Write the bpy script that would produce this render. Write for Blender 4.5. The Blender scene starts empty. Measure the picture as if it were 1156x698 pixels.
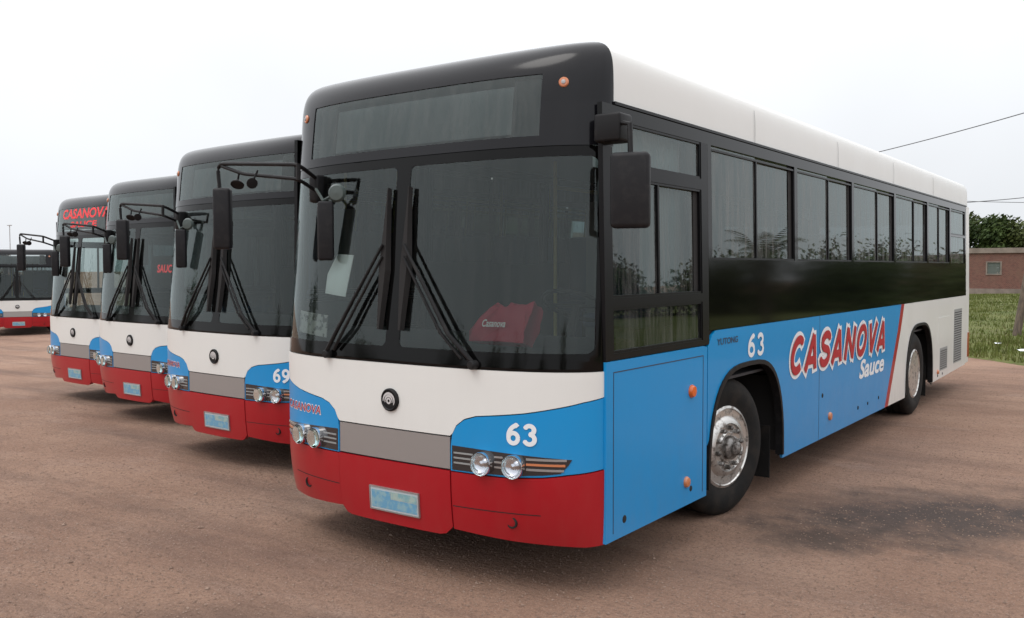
import bpy, bmesh, math, random
from mathutils import Vector, Matrix, noise
from mathutils.geometry import tessellate_polygon

random.seed(7)
scene = bpy.context.scene
PI = math.pi

# ------------------------------------------------------------------ camera
cam_d = bpy.data.cameras.new('camera')
cam = bpy.data.objects.new('camera', cam_d)
scene.collection.objects.link(cam)
scene.camera = cam
cam_d.sensor_width = 36.0
cam_d.lens = 31.87
cam_d.clip_start = 0.05
cam_d.clip_end = 3000
yaw, pit, rol = 0.6286, -0.0452, -0.0021
fw = Vector((-math.sin(yaw)*math.cos(pit), math.cos(yaw)*math.cos(pit), math.sin(pit)))
rv = fw.cross(Vector((0, 0, 1))).normalized()
uv = rv.cross(fw)
r2 = rv*math.cos(rol)+uv*math.sin(rol)
u2 = -rv*math.sin(rol)+uv*math.cos(rol)
M = Matrix((r2, u2, -fw)).transposed().to_4x4()
M.translation = Vector((3.7153, -3.8952, 1.796))
cam.matrix_world = M

# ------------------------------------------------------------------ world: overcast sky
SUN_EL, SUN_AZ = math.radians(58), math.radians(200)   # azimuth clockwise from +Y
world = bpy.data.worlds.new('World')
scene.world = world
world.use_nodes = True
wn, wl = world.node_tree.nodes, world.node_tree.links
wn.clear()
w_out = wn.new('ShaderNodeOutputWorld')
w_bg = wn.new('ShaderNodeBackground')
w_bg.inputs['Strength'].default_value = 0.1
sky = wn.new('ShaderNodeTexSky')
sky.sky_type = 'NISHITA'
sky.sun_disc = False
sky.sun_elevation = SUN_EL
sky.sun_rotation = SUN_AZ
sky.dust_density = 4.0
tc = wn.new('ShaderNodeTexCoord')
sep = wn.new('ShaderNodeSeparateXYZ')
ramp = wn.new('ShaderNodeValToRGB')          # brightness of the cloud deck by height
ramp.color_ramp.elements[0].position = 0.0
ramp.color_ramp.elements[0].color = (0.40, 0.413, 0.432, 1)
ramp.color_ramp.elements[1].position = 1.0
ramp.color_ramp.elements[1].color = (1.0, 1.0, 1.02, 1)
e = ramp.color_ramp.elements.new(0.3); e.color = (0.52, 0.53, 0.545, 1)
nz = wn.new('ShaderNodeTexNoise')
nz.inputs['Scale'].default_value = 2.2
nz.inputs['Detail'].default_value = 4
mr = wn.new('ShaderNodeMapRange')
mr.inputs['From Min'].default_value = 0.3
mr.inputs['From Max'].default_value = 0.7
mr.inputs['To Min'].default_value = 20.5
mr.inputs['To Max'].default_value = 23.5
vm = wn.new('ShaderNodeVectorMath'); vm.operation = 'SCALE'
mixs = wn.new('ShaderNodeMixRGB')
mixs.inputs['Fac'].default_value = 0.92
wl.new(tc.outputs['Generated'], sep.inputs[0])
wl.new(sep.outputs['Z'], ramp.inputs['Fac'])
wl.new(tc.outputs['Generated'], nz.inputs['Vector'])
wl.new(nz.outputs['Fac'], mr.inputs['Value'])
wl.new(ramp.outputs['Color'], vm.inputs[0])
wl.new(mr.outputs['Result'], vm.inputs['Scale'])
wl.new(sky.outputs['Color'], mixs.inputs['Color1'])
wl.new(vm.outputs['Vector'], mixs.inputs['Color2'])
wl.new(mixs.outputs['Color'], w_bg.inputs['Color'])
wl.new(w_bg.outputs['Background'], w_out.inputs['Surface'])

sun_d = bpy.data.lights.new('sun', 'SUN')
sun_d.energy = 0.7
sun_d.angle = math.radians(25)
sun_d.color = (1.0, 0.97, 0.93)
sun = bpy.data.objects.new('sun', sun_d)
scene.collection.objects.link(sun)
sd = Vector((math.sin(SUN_AZ)*math.cos(SUN_EL), math.cos(SUN_AZ)*math.cos(SUN_EL), math.sin(SUN_EL)))
sun.rotation_euler = sd.to_track_quat('Z', 'Y').to_euler()
sun.location = (0, 0, 30)

scene.view_settings.view_transform = 'Standard'
scene.view_settings.look = 'None'
scene.view_settings.exposure = 0.0
scene.view_settings.gamma = 1.0
scene.view_settings.use_curve_mapping = False

# ------------------------------------------------------------------ materials
def mat(name, col, rough=0.5, metal=0.0, coat=0.0, spec=0.5, emit=None, es=0.0):
    m = bpy.data.materials.new(name)
    m.use_nodes = True
    b = m.node_tree.nodes['Principled BSDF']
    b.inputs['Base Color'].default_value = (*col, 1)
    b.inputs['Roughness'].default_value = rough
    b.inputs['Metallic'].default_value = metal
    b.inputs['Coat Weight'].default_value = coat
    b.inputs['Coat Roughness'].default_value = 0.06
    b.inputs['Specular IOR Level'].default_value = spec
    if emit:
        b.inputs['Emission Color'].default_value = (*emit, 1)
        b.inputs['Emission Strength'].default_value = es
    return m

def nd(m, typ, **kw):
    n = m.node_tree.nodes.new(typ)
    for k, v in kw.items():
        if k in n.inputs: n.inputs[k].default_value = v
        else: setattr(n, k, v)
    return n

def speckle(m, c2, scale=6, lo=0.45, hi=0.7, amt=0.5, bump=0.0, stretch=None, detail=6, rough2=None):
    """mixes a second colour (dust, wear) in patches into the base colour"""
    nt = m.node_tree; L = nt.links
    b = nt.nodes['Principled BSDF']
    c = tuple(b.inputs['Base Color'].default_value)
    t = nd(m, 'ShaderNodeTexCoord')
    mp = nd(m, 'ShaderNodeMapping')
    if stretch: mp.inputs['Scale'].default_value = stretch
    n = nd(m, 'ShaderNodeTexNoise', Scale=scale, Detail=detail, Roughness=0.6)
    r = nd(m, 'ShaderNodeMapRange')
    r.inputs['From Min'].default_value = lo; r.inputs['From Max'].default_value = hi
    r.inputs['To Max'].default_value = amt
    x = nd(m, 'ShaderNodeMixRGB')
    x.inputs['Color1'].default_value = c
    x.inputs['Color2'].default_value = (*c2, 1)
    L.new(t.outputs['Object'], mp.inputs['Vector']); L.new(mp.outputs[0], n.inputs['Vector'])
    L.new(n.outputs['Fac'], r.inputs['Value']); L.new(r.outputs[0], x.inputs['Fac'])
    L.new(x.outputs[0], b.inputs['Base Color'])
    if rough2 is not None:
        rr = nd(m, 'ShaderNodeMapRange')
        rr.inputs['From Min'].default_value = lo; rr.inputs['From Max'].default_value = hi
        rr.inputs['To Min'].default_value = b.inputs['Roughness'].default_value
        rr.inputs['To Max'].default_value = rough2
        L.new(n.outputs['Fac'], rr.inputs['Value']); L.new(rr.outputs[0], b.inputs['Roughness'])
    if bump:
        bp = nd(m, 'ShaderNodeBump', Strength=bump)
        bp.inputs['Distance'].default_value = 0.01
        L.new(n.outputs['Fac'], bp.inputs['Height']); L.new(bp.outputs[0], b.inputs['Normal'])
    return m

def paint(name, col, amt=0.22):
    """body paint: clear coat, road dust splashed up from the ground, faint panel waviness"""
    m = mat(name, col, 0.34, 0, 0.22, .35)
    nt = m.node_tree; L = nt.links
    b = nt.nodes['Principled BSDF']
    t = nd(m, 'ShaderNodeTexCoord')
    s = nd(m, 'ShaderNodeSeparateXYZ')
    n = nd(m, 'ShaderNodeTexNoise', Scale=3.0, Detail=8, Roughness=0.65)
    mp = nd(m, 'ShaderNodeMapping'); mp.inputs['Scale'].default_value = (1, 1, .35)
    n2 = nd(m, 'ShaderNodeTexNoise', Scale=14.0, Detail=5, Roughness=0.6)
    h = nd(m, 'ShaderNodeMapRange')
    h.inputs['From Min'].default_value = 1.0; h.inputs['From Max'].default_value = 0.25
    h.inputs['To Min'].default_value = 0.12; h.inputs['To Max'].default_value = 1.0
    mu = nd(m, 'ShaderNodeMath', operation='MULTIPLY')
    mu2 = nd(m, 'ShaderNodeMath', operation='MULTIPLY'); mu2.inputs[1].default_value = amt*1.6
    x = nd(m, 'ShaderNodeMixRGB')
    x.inputs['Color1'].default_value = (*col, 1); x.inputs['Color2'].default_value = (.20, .14, .105, 1)
    L.new(t.outputs['Object'], s.inputs[0]); L.new(t.outputs['Object'], n.inputs['Vector'])
    L.new(t.outputs['Object'], mp.inputs['Vector']); L.new(mp.outputs[0], n2.inputs['Vector'])
    L.new(s.outputs['Z'], h.inputs['Value']); L.new(h.outputs[0], mu.inputs[0])
    L.new(n2.outputs['Fac'], mu.inputs[1]); L.new(mu.outputs[0], mu2.inputs[0])
    L.new(mu2.outputs[0], x.inputs['Fac']); L.new(x.outputs[0], b.inputs['Base Color'])
    rr = nd(m, 'ShaderNodeMapRange'); rr.inputs['To Min'].default_value = .22; rr.inputs['To Max'].default_value = .5
    L.new(n.outputs['Fac'], rr.inputs['Value']); L.new(rr.outputs[0], b.inputs['Roughness'])
    n3 = nd(m, 'ShaderNodeTexNoise', Scale=1.7, Detail=1)
    bp = nd(m, 'ShaderNodeBump', Strength=0.35); bp.inputs['Distance'].default_value = 0.012
    L.new(t.outputs['Object'], n3.inputs['Vector'])
    L.new(n3.outputs['Fac'], bp.inputs['Height'])
    L.new(bp.outputs[0], b.inputs['Normal']); L.new(bp.outputs[0], b.inputs['Coat Normal'])
    return m

def glass(name, tint, ior=1.6, rough=0.015, dirt=0.10):
    m = bpy.data.materials.new(name)
    m.use_nodes = True
    nt = m.node_tree; L = nt.links
    nt.nodes.clear()
    o = nd(m, 'ShaderNodeOutputMaterial')
    tr = nd(m, 'ShaderNodeBsdfTransparent'); tr.inputs[0].default_value = (*tint, 1)
    gl = nd(m, 'ShaderNodeBsdfGlossy', Roughness=rough); gl.inputs[0].default_value = (.88, .98, .97, 1)
    fr = nd(m, 'ShaderNodeFresnel'); fr.inputs[0].default_value = ior
    mx = nd(m, 'ShaderNodeMixShader')
    df = nd(m, 'ShaderNodeBsdfDiffuse'); df.inputs[0].default_value = (.30, .30, .29, 1)
    m2 = nd(m, 'ShaderNodeMixShader')
    t = nd(m, 'ShaderNodeTexCoord')
    mp = nd(m, 'ShaderNodeMapping'); mp.inputs['Scale'].default_value = (4, 4, .35)
    n = nd(m, 'ShaderNodeTexNoise', Scale=5.0, Detail=5, Roughness=.7)
    r = nd(m, 'ShaderNodeMapRange')
    r.inputs['From Min'].default_value = .40; r.inputs['From Max'].default_value = .68; r.inputs['To Max'].default_value = dirt*2
    n3 = nd(m, 'ShaderNodeTexNoise', Scale=1.3, Detail=1)
    bp = nd(m, 'ShaderNodeBump', Strength=0.25); bp.inputs['Distance'].default_value = 0.006
    L.new(t.outputs['Object'], n3.inputs['Vector']); L.new(n3.outputs['Fac'], bp.inputs['Height']); L.new(bp.outputs[0], gl.inputs['Normal'])
    L.new(t.outputs['Object'], mp.inputs['Vector']); L.new(mp.outputs[0], n.inputs['Vector'])
    L.new(n.outputs['Fac'], r.inputs['Value'])
    L.new(fr.outputs[0], mx.inputs[0]); L.new(tr.outputs[0], mx.inputs[1]); L.new(gl.outputs[0], mx.inputs[2])
    L.new(r.outputs[0], m2.inputs[0]); L.new(mx.outputs[0], m2.inputs[1]); L.new(df.outputs[0], m2.inputs[2])
    L.new(m2.outputs[0], o.inputs[0])
    return m

M_white = paint('white_paint', (.74, .745, .72))
M_blue = paint('blue_paint', (.0, .26, .60), .16)
M_red = paint('red_paint', (.365, .0, .009), .10)
M_silver = mat('silver_paint', (.36, .35, .345), .38, .55, .2)
M_black = mat('black_trim', (.007, .007, .008), .3, 0, 0, .16)
M_band = mat('black_band', (.003, .003, .003), .07, 0, 0, .20)
M_mask = mat('dark_grey_mask', (.007, .007, .009), .14, 0, 0, .30)
M_plastic = speckle(mat('black_plastic', (.009, .009, .010), .5, spec=.22), (.035, .032, .03), 12, .5, .75, .5)
M_mirror_back = speckle(mat('charcoal_plastic', (.013, .013, .015), .5, spec=.22), (.035, .033, .032), 20, .5, .8, .5)
M_rubber = speckle(mat('tyre_rubber', (.009, .009, .009), .75, spec=.25), (.05, .038, .03), 9, .45, .75, .4, bump=.3)
M_chrome = mat('chrome', (.75, .75, .76), .14, 1.0)
M_alloy = speckle(mat('worn_alloy', (.62, .61, .59), .33, .85), (.10, .07, .05), 16, .5, .64, .8, bump=.25, rough2=.7)
M_hub = speckle(mat('hub_metal', (.30, .29, .28), .4, .7), (.05, .038, .03), 22, .42, .6, .85, rough2=.8)
M_under = mat('underbody', (.012, .011, .011), .85)
M_backing = mat('seam_shadow_gap', (.01, .01, .012), .7)
M_dark_lens = mat('headlight_housing', (.02, .021, .024), .12, 0, .8)
M_orange = mat('orange_lens', (.70, .12, .01), .25, 0, .6)
M_orange_pale = mat('pale_orange_lens', (.55, .19, .08), .3, 0, .6)
M_redlens = mat('red_lens', (.42, .03, .015), .25, 0, .6)
M_txt_white = mat('white_vinyl', (.78, .80, .82), .4)
M_txt_red = mat('red_vinyl', (.42, .008, .02), .4)
M_txt_dark = mat('dark_vinyl', (.03, .05, .09), .4)
M_glass = glass('windscreen_glass', (.72, .79, .76), 1.58, .012, .014)
M_sglass = glass('side_window_glass', (.16, .19, .20), 1.62, .015, .17)
M_cglass = glass('cab_side_glass', (.50, .56, .56), 1.6, .015, .10)
M_dglass = glass('display_glass', (.60, .64, .64), 1.6, .02, .05)
M_floor_in = mat('bus_floor', (.05, .05, .055), .7)
M_inner = mat('interior_lining', (.07, .078, .078), .7)
M_ceil_in = mat('interior_ceiling', (.14, .15, .15), .7)
M_seat = mat('seat_fabric', (.035, .045, .075), .8)
M_dash = mat('dashboard', (.035, .038, .04), .6)
M_curtain = mat('grey_curtain', (.42, .46, .46), .9)
M_brightener = mat('pale_brightener', (.66, .72, .72), .8)  # for the pale sheet added to brighten the upper cab glass
M_rail = mat('grab_rail', (.35, .28, .05), .4)
M_paper = mat('white_paper', (.85, .88, .90), .8)
M_grille = mat('grille_grey', (.30, .31, .31), .5, .2)
M_lampglass = glass('lamp_lens', (.95, .96, .98), 1.35, .03, .0)

# ------------------------------------------------------------------ mesh helpers
COL = scene.collection
def link(name, me, m=None, parent=None):
    o = bpy.data.objects.new(name, me)
    COL.objects.link(o)
    if m: me.materials.append(m)
    if parent: o.parent = parent
    return o

def bm_obj(name, bm, m, parent=None, smooth=False, recalc=True):
    if recalc: bmesh.ops.recalc_face_normals(bm, faces=bm.faces)
    me = bpy.data.meshes.new(name)
    bm.to_mesh(me); bm.free()
    if smooth:
        for p in me.polygons: p.use_smooth = True
        try: me.set_sharp_from_angle(angle=math.radians(38))
        except Exception: pass
    return link(name, me, m, parent)

def box(bm, x0, x1, y0, y1, z0, z1, bev=0.0):
    vs = [bm.verts.new((x, y, z)) for x in (x0, x1) for y in (y0, y1) for z in (z0, z1)]
    fs = [(0, 1, 3, 2), (4, 6, 7, 5), (0, 4, 5, 1), (2, 3, 7, 6), (0, 2, 6, 4), (1, 5, 7, 3)]
    ff = [bm.faces.new([vs[i] for i in f]) for f in fs]
    if bev:
        es = list({e for f in ff for e in f.edges})
        bmesh.ops.bevel(bm, geom=es, offset=bev, segments=3, affect='EDGES', profile=.5)
    return vs

def tube(bm, pts, r, seg=8, cap=True):
    pts = [Vector(p) for p in pts]
    rs = r if isinstance(r, (list, tuple)) else [r]*len(pts)
    rings = []
    up = None
    for i, p in enumerate(pts):
        d = (pts[min(i+1, len(pts)-1)]-pts[max(i-1, 0)]).normalized()
        if up is None or abs(up.dot(d)) > .99:
            up = Vector((0, 0, 1)) if abs(d.z) < .9 else Vector((1, 0, 0))
        a = d.cross(up).normalized(); b = d.cross(a).normalized()
        up = -b if False else up
        rings.append([bm.verts.new(p+rs[i]*(a*math.cos(2*PI*k/seg)+b*math.sin(2*PI*k/seg))) for k in range(seg)])
    for i in range(len(rings)-1):
        for k in range(seg):
            bm.faces.new((rings[i][k], rings[i][(k+1) % seg], rings[i+1][(k+1) % seg], rings[i+1][k]))
    if cap:
        bm.faces.new(rings[0][::-1]); bm.faces.new(rings[-1])

def lathe(bm, prof, origin, axis='X', seg=40, sign=1):
    """prof: list of (radius, offset along the axis)"""
    o = Vector(origin); rings = []
    for r, h in prof:
        ring = []
        for k in range(seg):
            a = 2*PI*k/seg
            if axis == 'X': v = Vector((sign*h, r*math.cos(a), r*math.sin(a)))
            elif axis == 'Y': v = Vector((r*math.cos(a), sign*h, r*math.sin(a)))
            else: v = Vector((r*math.cos(a), r*math.sin(a), sign*h))
            ring.append(bm.verts.new(o+v))
        rings.append(ring)
    for i in range(len(rings)-1):
        for k in range(seg):
            bm.faces.new((rings[i][k], rings[i][(k+1) % seg], rings[i+1][(k+1) % seg], rings[i+1][k]))
    if prof[0][0] > 1e-4: bm.faces.new(rings[0])
    if prof[-1][0] > 1e-4: bm.faces.new(rings[-1])

# ------------------------------------------------------------------ bus surfaces
HW, YC, ZT, LEN = 1.25, 0.40, 3.045, 11.2
NP = 20
def rake(z):
    r = 0.20*max(0.0, z-1.25)/1.75
    return r
def tuck(z): return .15*((.66-z)/.4)**2 if z < .66 else 0
def bz(z): return max(0.0, (z-1.9)/(ZT-1.9))
def hw_at(z): return (HW-.028*min(1, max(0.0, (z-1.3)/1.4)))*(max(0.0, 1-min(1, bz(z))**NP))**(1/NP)
def yc_at(z): return YC+.075*min(1, max(0.0, (z-1.2)/1.5))
def S_front(t, v, off=0):
    z = v
    if v > 2.6:
        b0 = (2.6-1.9)/(ZT-1.9)
        w = min(1.0, (v-2.6)/.5)
        b = b0+(1-b0)*math.sin(w*PI/2)
        z = 1.9+b*(ZT-1.9)
    z = min(z, ZT-1e-5)
    h = hw_at(z)
    x = h*math.copysign(math.sin(min(1, abs(t))*PI/2)**(2/3), t)
    a = min(1, abs(x)/(HW-.028*min(1, max(0.0, (z-1.3)/1.4)))); b = bz(z)
    ap = min(1.0, abs(x)/max(1e-6, h))
    bp_ = min(1.0, b/max(1e-6, (max(0.0, 1-a**NP))**(1/NP)))
    Yc = yc_at(z)
    r = rake(z)+tuck(z)*(.12+.88*a*a)
    y = Yc-(Yc-r)*math.sqrt(max(0.0, (1-ap**3)*(1-bp_**14)))
    return Vector((x, y, z))
def N_of(S, u, v, e=1e-3):
    du = S(u+e, v)-S(u-e, v)
    dv = S(u, v+e)-S(u, v-e)
    n = du.cross(dv)
    return n.normalized() if n.length > 1e-12 else Vector((0, 0, 1))
def tx(x):      # front: x in metres -> surface parameter
    return math.copysign(min(1, math.asin(min(1, (abs(x)/HW))**1.5)/(PI/2)), x)
def S_sideL(y, z): return Vector((hw_at(z), y, z))
def S_sideR(y, z): return Vector((-hw_at(z), y, z))
def S_rear(x, z): return Vector((x, LEN+.05-.05*abs(x/HW)**4, z))

def sheet(name, polys, S, m, parent, off=0.0, depth=0.012, step=(.08, .12), xmap=None, out=None, holes=False):
    """cut flat outlines into a fine grid and lay them on a curved surface, with a turned rim"""
    bm = bmesh.new()
    for poly in polys:
        pts = []
        n = len(poly)
        for i in range(n):
            a, b = poly[i], poly[(i+1) % n]
            k = max(1, int(max(abs(a[0]-b[0])/.12, abs(a[1]-b[1])/.2)))
            for j in range(k):
                f = j/k
                pts.append((a[0]+(b[0]-a[0])*f, a[1]+(b[1]-a[1])*f))
        if xmap: pts = [(xmap(p[0]), p[1]) for p in pts]
        tris = tessellate_polygon([[Vector((p[0], p[1], 0)) for p in pts]])
        vs = [bm.verts.new((p[0], p[1], 0)) for p in pts]
        for t in tris:
            try: bm.faces.new([vs[i] for i in t])
            except ValueError: pass
    return lay(name, bm, S, m, parent, off, depth, step, out)

def lay(name, bm, S, m, parent, off, depth, step, out=None):
    us = [v.co.x for v in bm.verts]; vs_ = [v.co.y for v in bm.verts]
    def cut(lo, hi, st, ax):
        k = math.ceil(lo/st)
        while k*st < hi:
            c = Vector((0, 0, 0)); c[ax] = k*st
            nn = Vector((0, 0, 0)); nn[ax] = 1
            bmesh.ops.bisect_plane(bm, geom=bm.verts[:]+bm.edges[:]+bm.faces[:], plane_co=c, plane_no=nn, dist=1e-6)
            k += 1
    if step[0]: cut(min(us), max(us), step[0], 0)
    if step[1]: cut(min(vs_), max(vs_), step[1], 1)
    bmesh.ops.remove_doubles(bm, verts=bm.verts, dist=4e-6)
    bm.verts.ensure_lookup_table(); bm.verts.index_update()
    verts, norms = [], []
    flip = 1
    for v in bm.verts:
        n = N_of(S, v.co.x, v.co.y)
        p = S(v.co.x, v.co.y)
        if out is not None and n.dot(out) < 0: n = -n
        verts.append(p+n*(off+v.co.z)); norms.append(n)
    faces = []; ln = []
    for f in bm.faces:
        idx = [v.index for v in f.verts]
        a, b, c = verts[idx[0]], verts[idx[1]], verts[idx[2]]
        g = (b-a).cross(c-a)
        if g.dot(norms[idx[0]]) < 0: idx = idx[::-1]
        faces.append(idx); ln.extend([norms[i] for i in idx])
    nf = len(faces)
    if depth:
        for e in bm.edges:
            if len(e.link_faces) == 1:
                i, j = e.verts[0].index, e.verts[1].index
                base = len(verts)
                a, b = verts[i], verts[j]
                q = [a, b, b-norms[j]*depth, a-norms[i]*depth]
                fc = sum((Vector(v.co) for v in e.link_faces[0].verts), Vector())/len(e.link_faces[0].verts)
                inside = S(fc.x, fc.y)
                g = (q[1]-q[0]).cross(q[2]-q[0])
                if g.dot((a+b)/2-inside) < 0: q = [q[1], q[0], q[3], q[2]]; g = -g
                if g.length < 1e-12: continue
                g.normalize()
                verts.extend(q); faces.append([base, base+1, base+2, base+3]); ln.extend([g]*4)
    bm.free()
    me = bpy.data.meshes.new(name)
    me.from_pydata([tuple(v) for v in verts], [], faces)
    for p in me.polygons: p.use_smooth = True
    me.normals_split_custom_set([tuple(n) for n in ln])
    me.update()
    return link(name, me, m, parent)

def rect(a, b, c, d): return [(a, c), (b, c), (b, d), (a, d)]
def mirror(poly): return [(-p[0], p[1]) for p in poly][::-1]

def text_bm(s, size, bold=0.0, shear=0.0, sx=1.0, spacing=1.0, fit=None, cx=0, cy=0, reso=3):
    """flat lettering as a bmesh in the XY plane, centred on (cx, cy); fit = (width, height)"""
    cu = bpy.data.curves.new('lettering', 'FONT')
    cu.body = s; cu.size = size; cu.offset = bold; cu.shear = shear
    cu.space_character = spacing; cu.resolution_u = reso
    o = bpy.data.objects.new('lettering', cu)
    COL.objects.link(o)
    dg = bpy.context.evaluated_depsgraph_get()
    dg.update()
    me = bpy.data.meshes.new_from_object(o.evaluated_get(dg))
    bm = bmesh.new(); bm.from_mesh(me)
    bpy.data.objects.remove(o); bpy.data.curves.remove(cu); bpy.data.meshes.remove(me)
    xs = [v.co.x for v in bm.verts]; ys = [v.co.y for v in bm.verts]
    w, h = max(xs)-min(xs), max(ys)-min(ys)
    kx, ky = (fit[0]/w, fit[1]/h) if fit else (sx, 1)
    mx, my = (max(xs)+min(xs))/2, (max(ys)+min(ys))/2
    for v in bm.verts:
        v.co = Vector(((v.co.x-mx)*kx+cx, (v.co.y-my)*ky+cy, 0))
    return bm

OUTF, OUTL, OUTR, OUTB = Vector((0, -1, .1)), Vector((1, 0, 0)), Vector((-1, 0, 0)), Vector((0, 1, 0))

def arch(c, w=.72, top=1.12):
    """wheel arch outline points from rear-bottom to front-bottom"""
    p = [(w, .25)]+[(w*math.cos(k*PI/28)**.62, .36+(top-.36)*math.sin(k*PI/28)**.85) for k in range(0, 14)]+[(0, top)]
    full = p+[(-a, b) for a, b in p[:-1]][::-1]
    return [(c+a, b) for a, b in full]

AF, AR = 2.40, 7.93          # arch centres
WF, WR = 2.30, 7.90          # wheel centres
ZS = .29
WINS = [(1.76, 2.58, 3.31, 3.40), (3.47, 4.31, 4.96, 5.03), (5.10, 5.97, 6.57, 6.66),
        (6.74, 7.62, 8.26, 8.33), (8.40, 9.05, 9.66, 9.74)]
WZ0, WZ1 = 1.85, 2.585

BM_OBJ = bm_obj
def wheel(parent, y, side, rear):
    s = side
    bx = s*1.20 if rear else s*1.135
    T = Matrix.Translation((bx-s*.1, y, .5)) @ Matrix.Rotation(0 if rear else math.radians(-11), 4, 'Z') @ Matrix.Translation((-(bx-s*.1), -y, -.5))
    def bm_obj(nm, bm, *a, **k):
        bm.transform(T)
        return BM_OBJ(nm, bm, *a, **k)
    bm = bmesh.new()
    cx = bx
    R, r = .5, .292
    prof = [(r, 0), (r+.03, .012), (r+.09, .022), (r+.15, .018), (R-.03, 0.0), (R-.006, -.018), (R, -.04),
            (R, -.085), (R-.012, -.09), (R-.012, -.10), (R, -.105), (R, -.165), (R-.012, -.17), (R-.012, -.18), (R, -.185),
            (R, -.23), (R-.03, -.27), (r+.1, -.28), (r, -.27)]
    if rear:
        prof += [(r, -.33), (r+.1, -.33), (R-.02, -.345), (R, -.38), (R, -.55), (R-.03, -.58), (r, -.6)]
    lathe(bm, prof+[(r, 0)], (cx, y, .5), 'X', 64, s)
    tyre = bm_obj('wheel', bm, M_rubber, parent, smooth=True)
    bm = bmesh.new()
    if not rear:
        pr = [(r+.006, .004), (r-.012, .012), (r-.022, 0), (r-.035, -.03), (.245, -.035), (.225, .005), (.20, .028),
              (.175, .034), (.165, .02), (.115, .018), (.105, .03), (.0, .03)]
    else:
        pr = [(r+.006, .004), (r-.012, .012), (r-.022, 0), (r-.04, -.06), (r-.05, -.13), (.17, -.15), (.12, -.15), (.0, -.15)]
    lathe(bm, pr, (cx, y, .5), 'X', 48, s)
    rim = bm_obj('rim', bm, M_alloy, tyre, smooth=True)
    bm = bmesh.new()
    if not rear:
        lathe(bm, [(.085, .028), (.085, .06), (.062, .075), (.05, .078), (.05, .10), (.036, .112), (0, .115)], (cx, y, .5), 'X', 24, s)
    else:
        lathe(bm, [(.115, -.152), (.11, -.03), (.08, -.012), (.0, -.008)], (cx, y, .5), 'X', 24, s)
    bm_obj('hub', bm, M_hub, tyre, smooth=True)
    for k in range(10):
        bm = bmesh.new()
        a = 2*PI*k/10+.2
        rr = .142
        base = .018 if not rear else -.15
        lathe(bm, [(.017, base), (.017, base+.03), (.008, base+.038)], (cx, y+rr*math.cos(a), .5+rr*math.sin(a)), 'X', 8, s)
        bm_obj('wheel_nut', bm, M_hub, tyre)
    bm = bmesh.new()
    for k in range(8 if not rear else 10):
        a = 2*PI*k/(8 if not rear else 10)+.35
        rr = .235 if not rear else .215
        base = -.034 if not rear else -.139
        c = Vector((cx+s*(base+.004), y+rr*math.cos(a), .5+rr*math.sin(a)))
        da = Vector((0, -math.sin(a), math.cos(a))); dr = Vector((0, math.cos(a), math.sin(a)))
        vs = [bm.verts.new(c+da*.036*math.cos(q*PI/5)+dr*.016*math.sin(q*PI/5)) for q in range(10)]
        f = bm.faces.new(vs)
        g = bmesh.ops.extrude_face_region(bm, geom=[f])
        for v in g['geom']:
            if isinstance(v, bmesh.types.BMVert): v.co.x += s*.012
    bm_obj('rim_holes', bm, M_under, tyre)

def set_label(o, **kw):
    for k, v in kw.items(): o[k] = v
    return o

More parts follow.
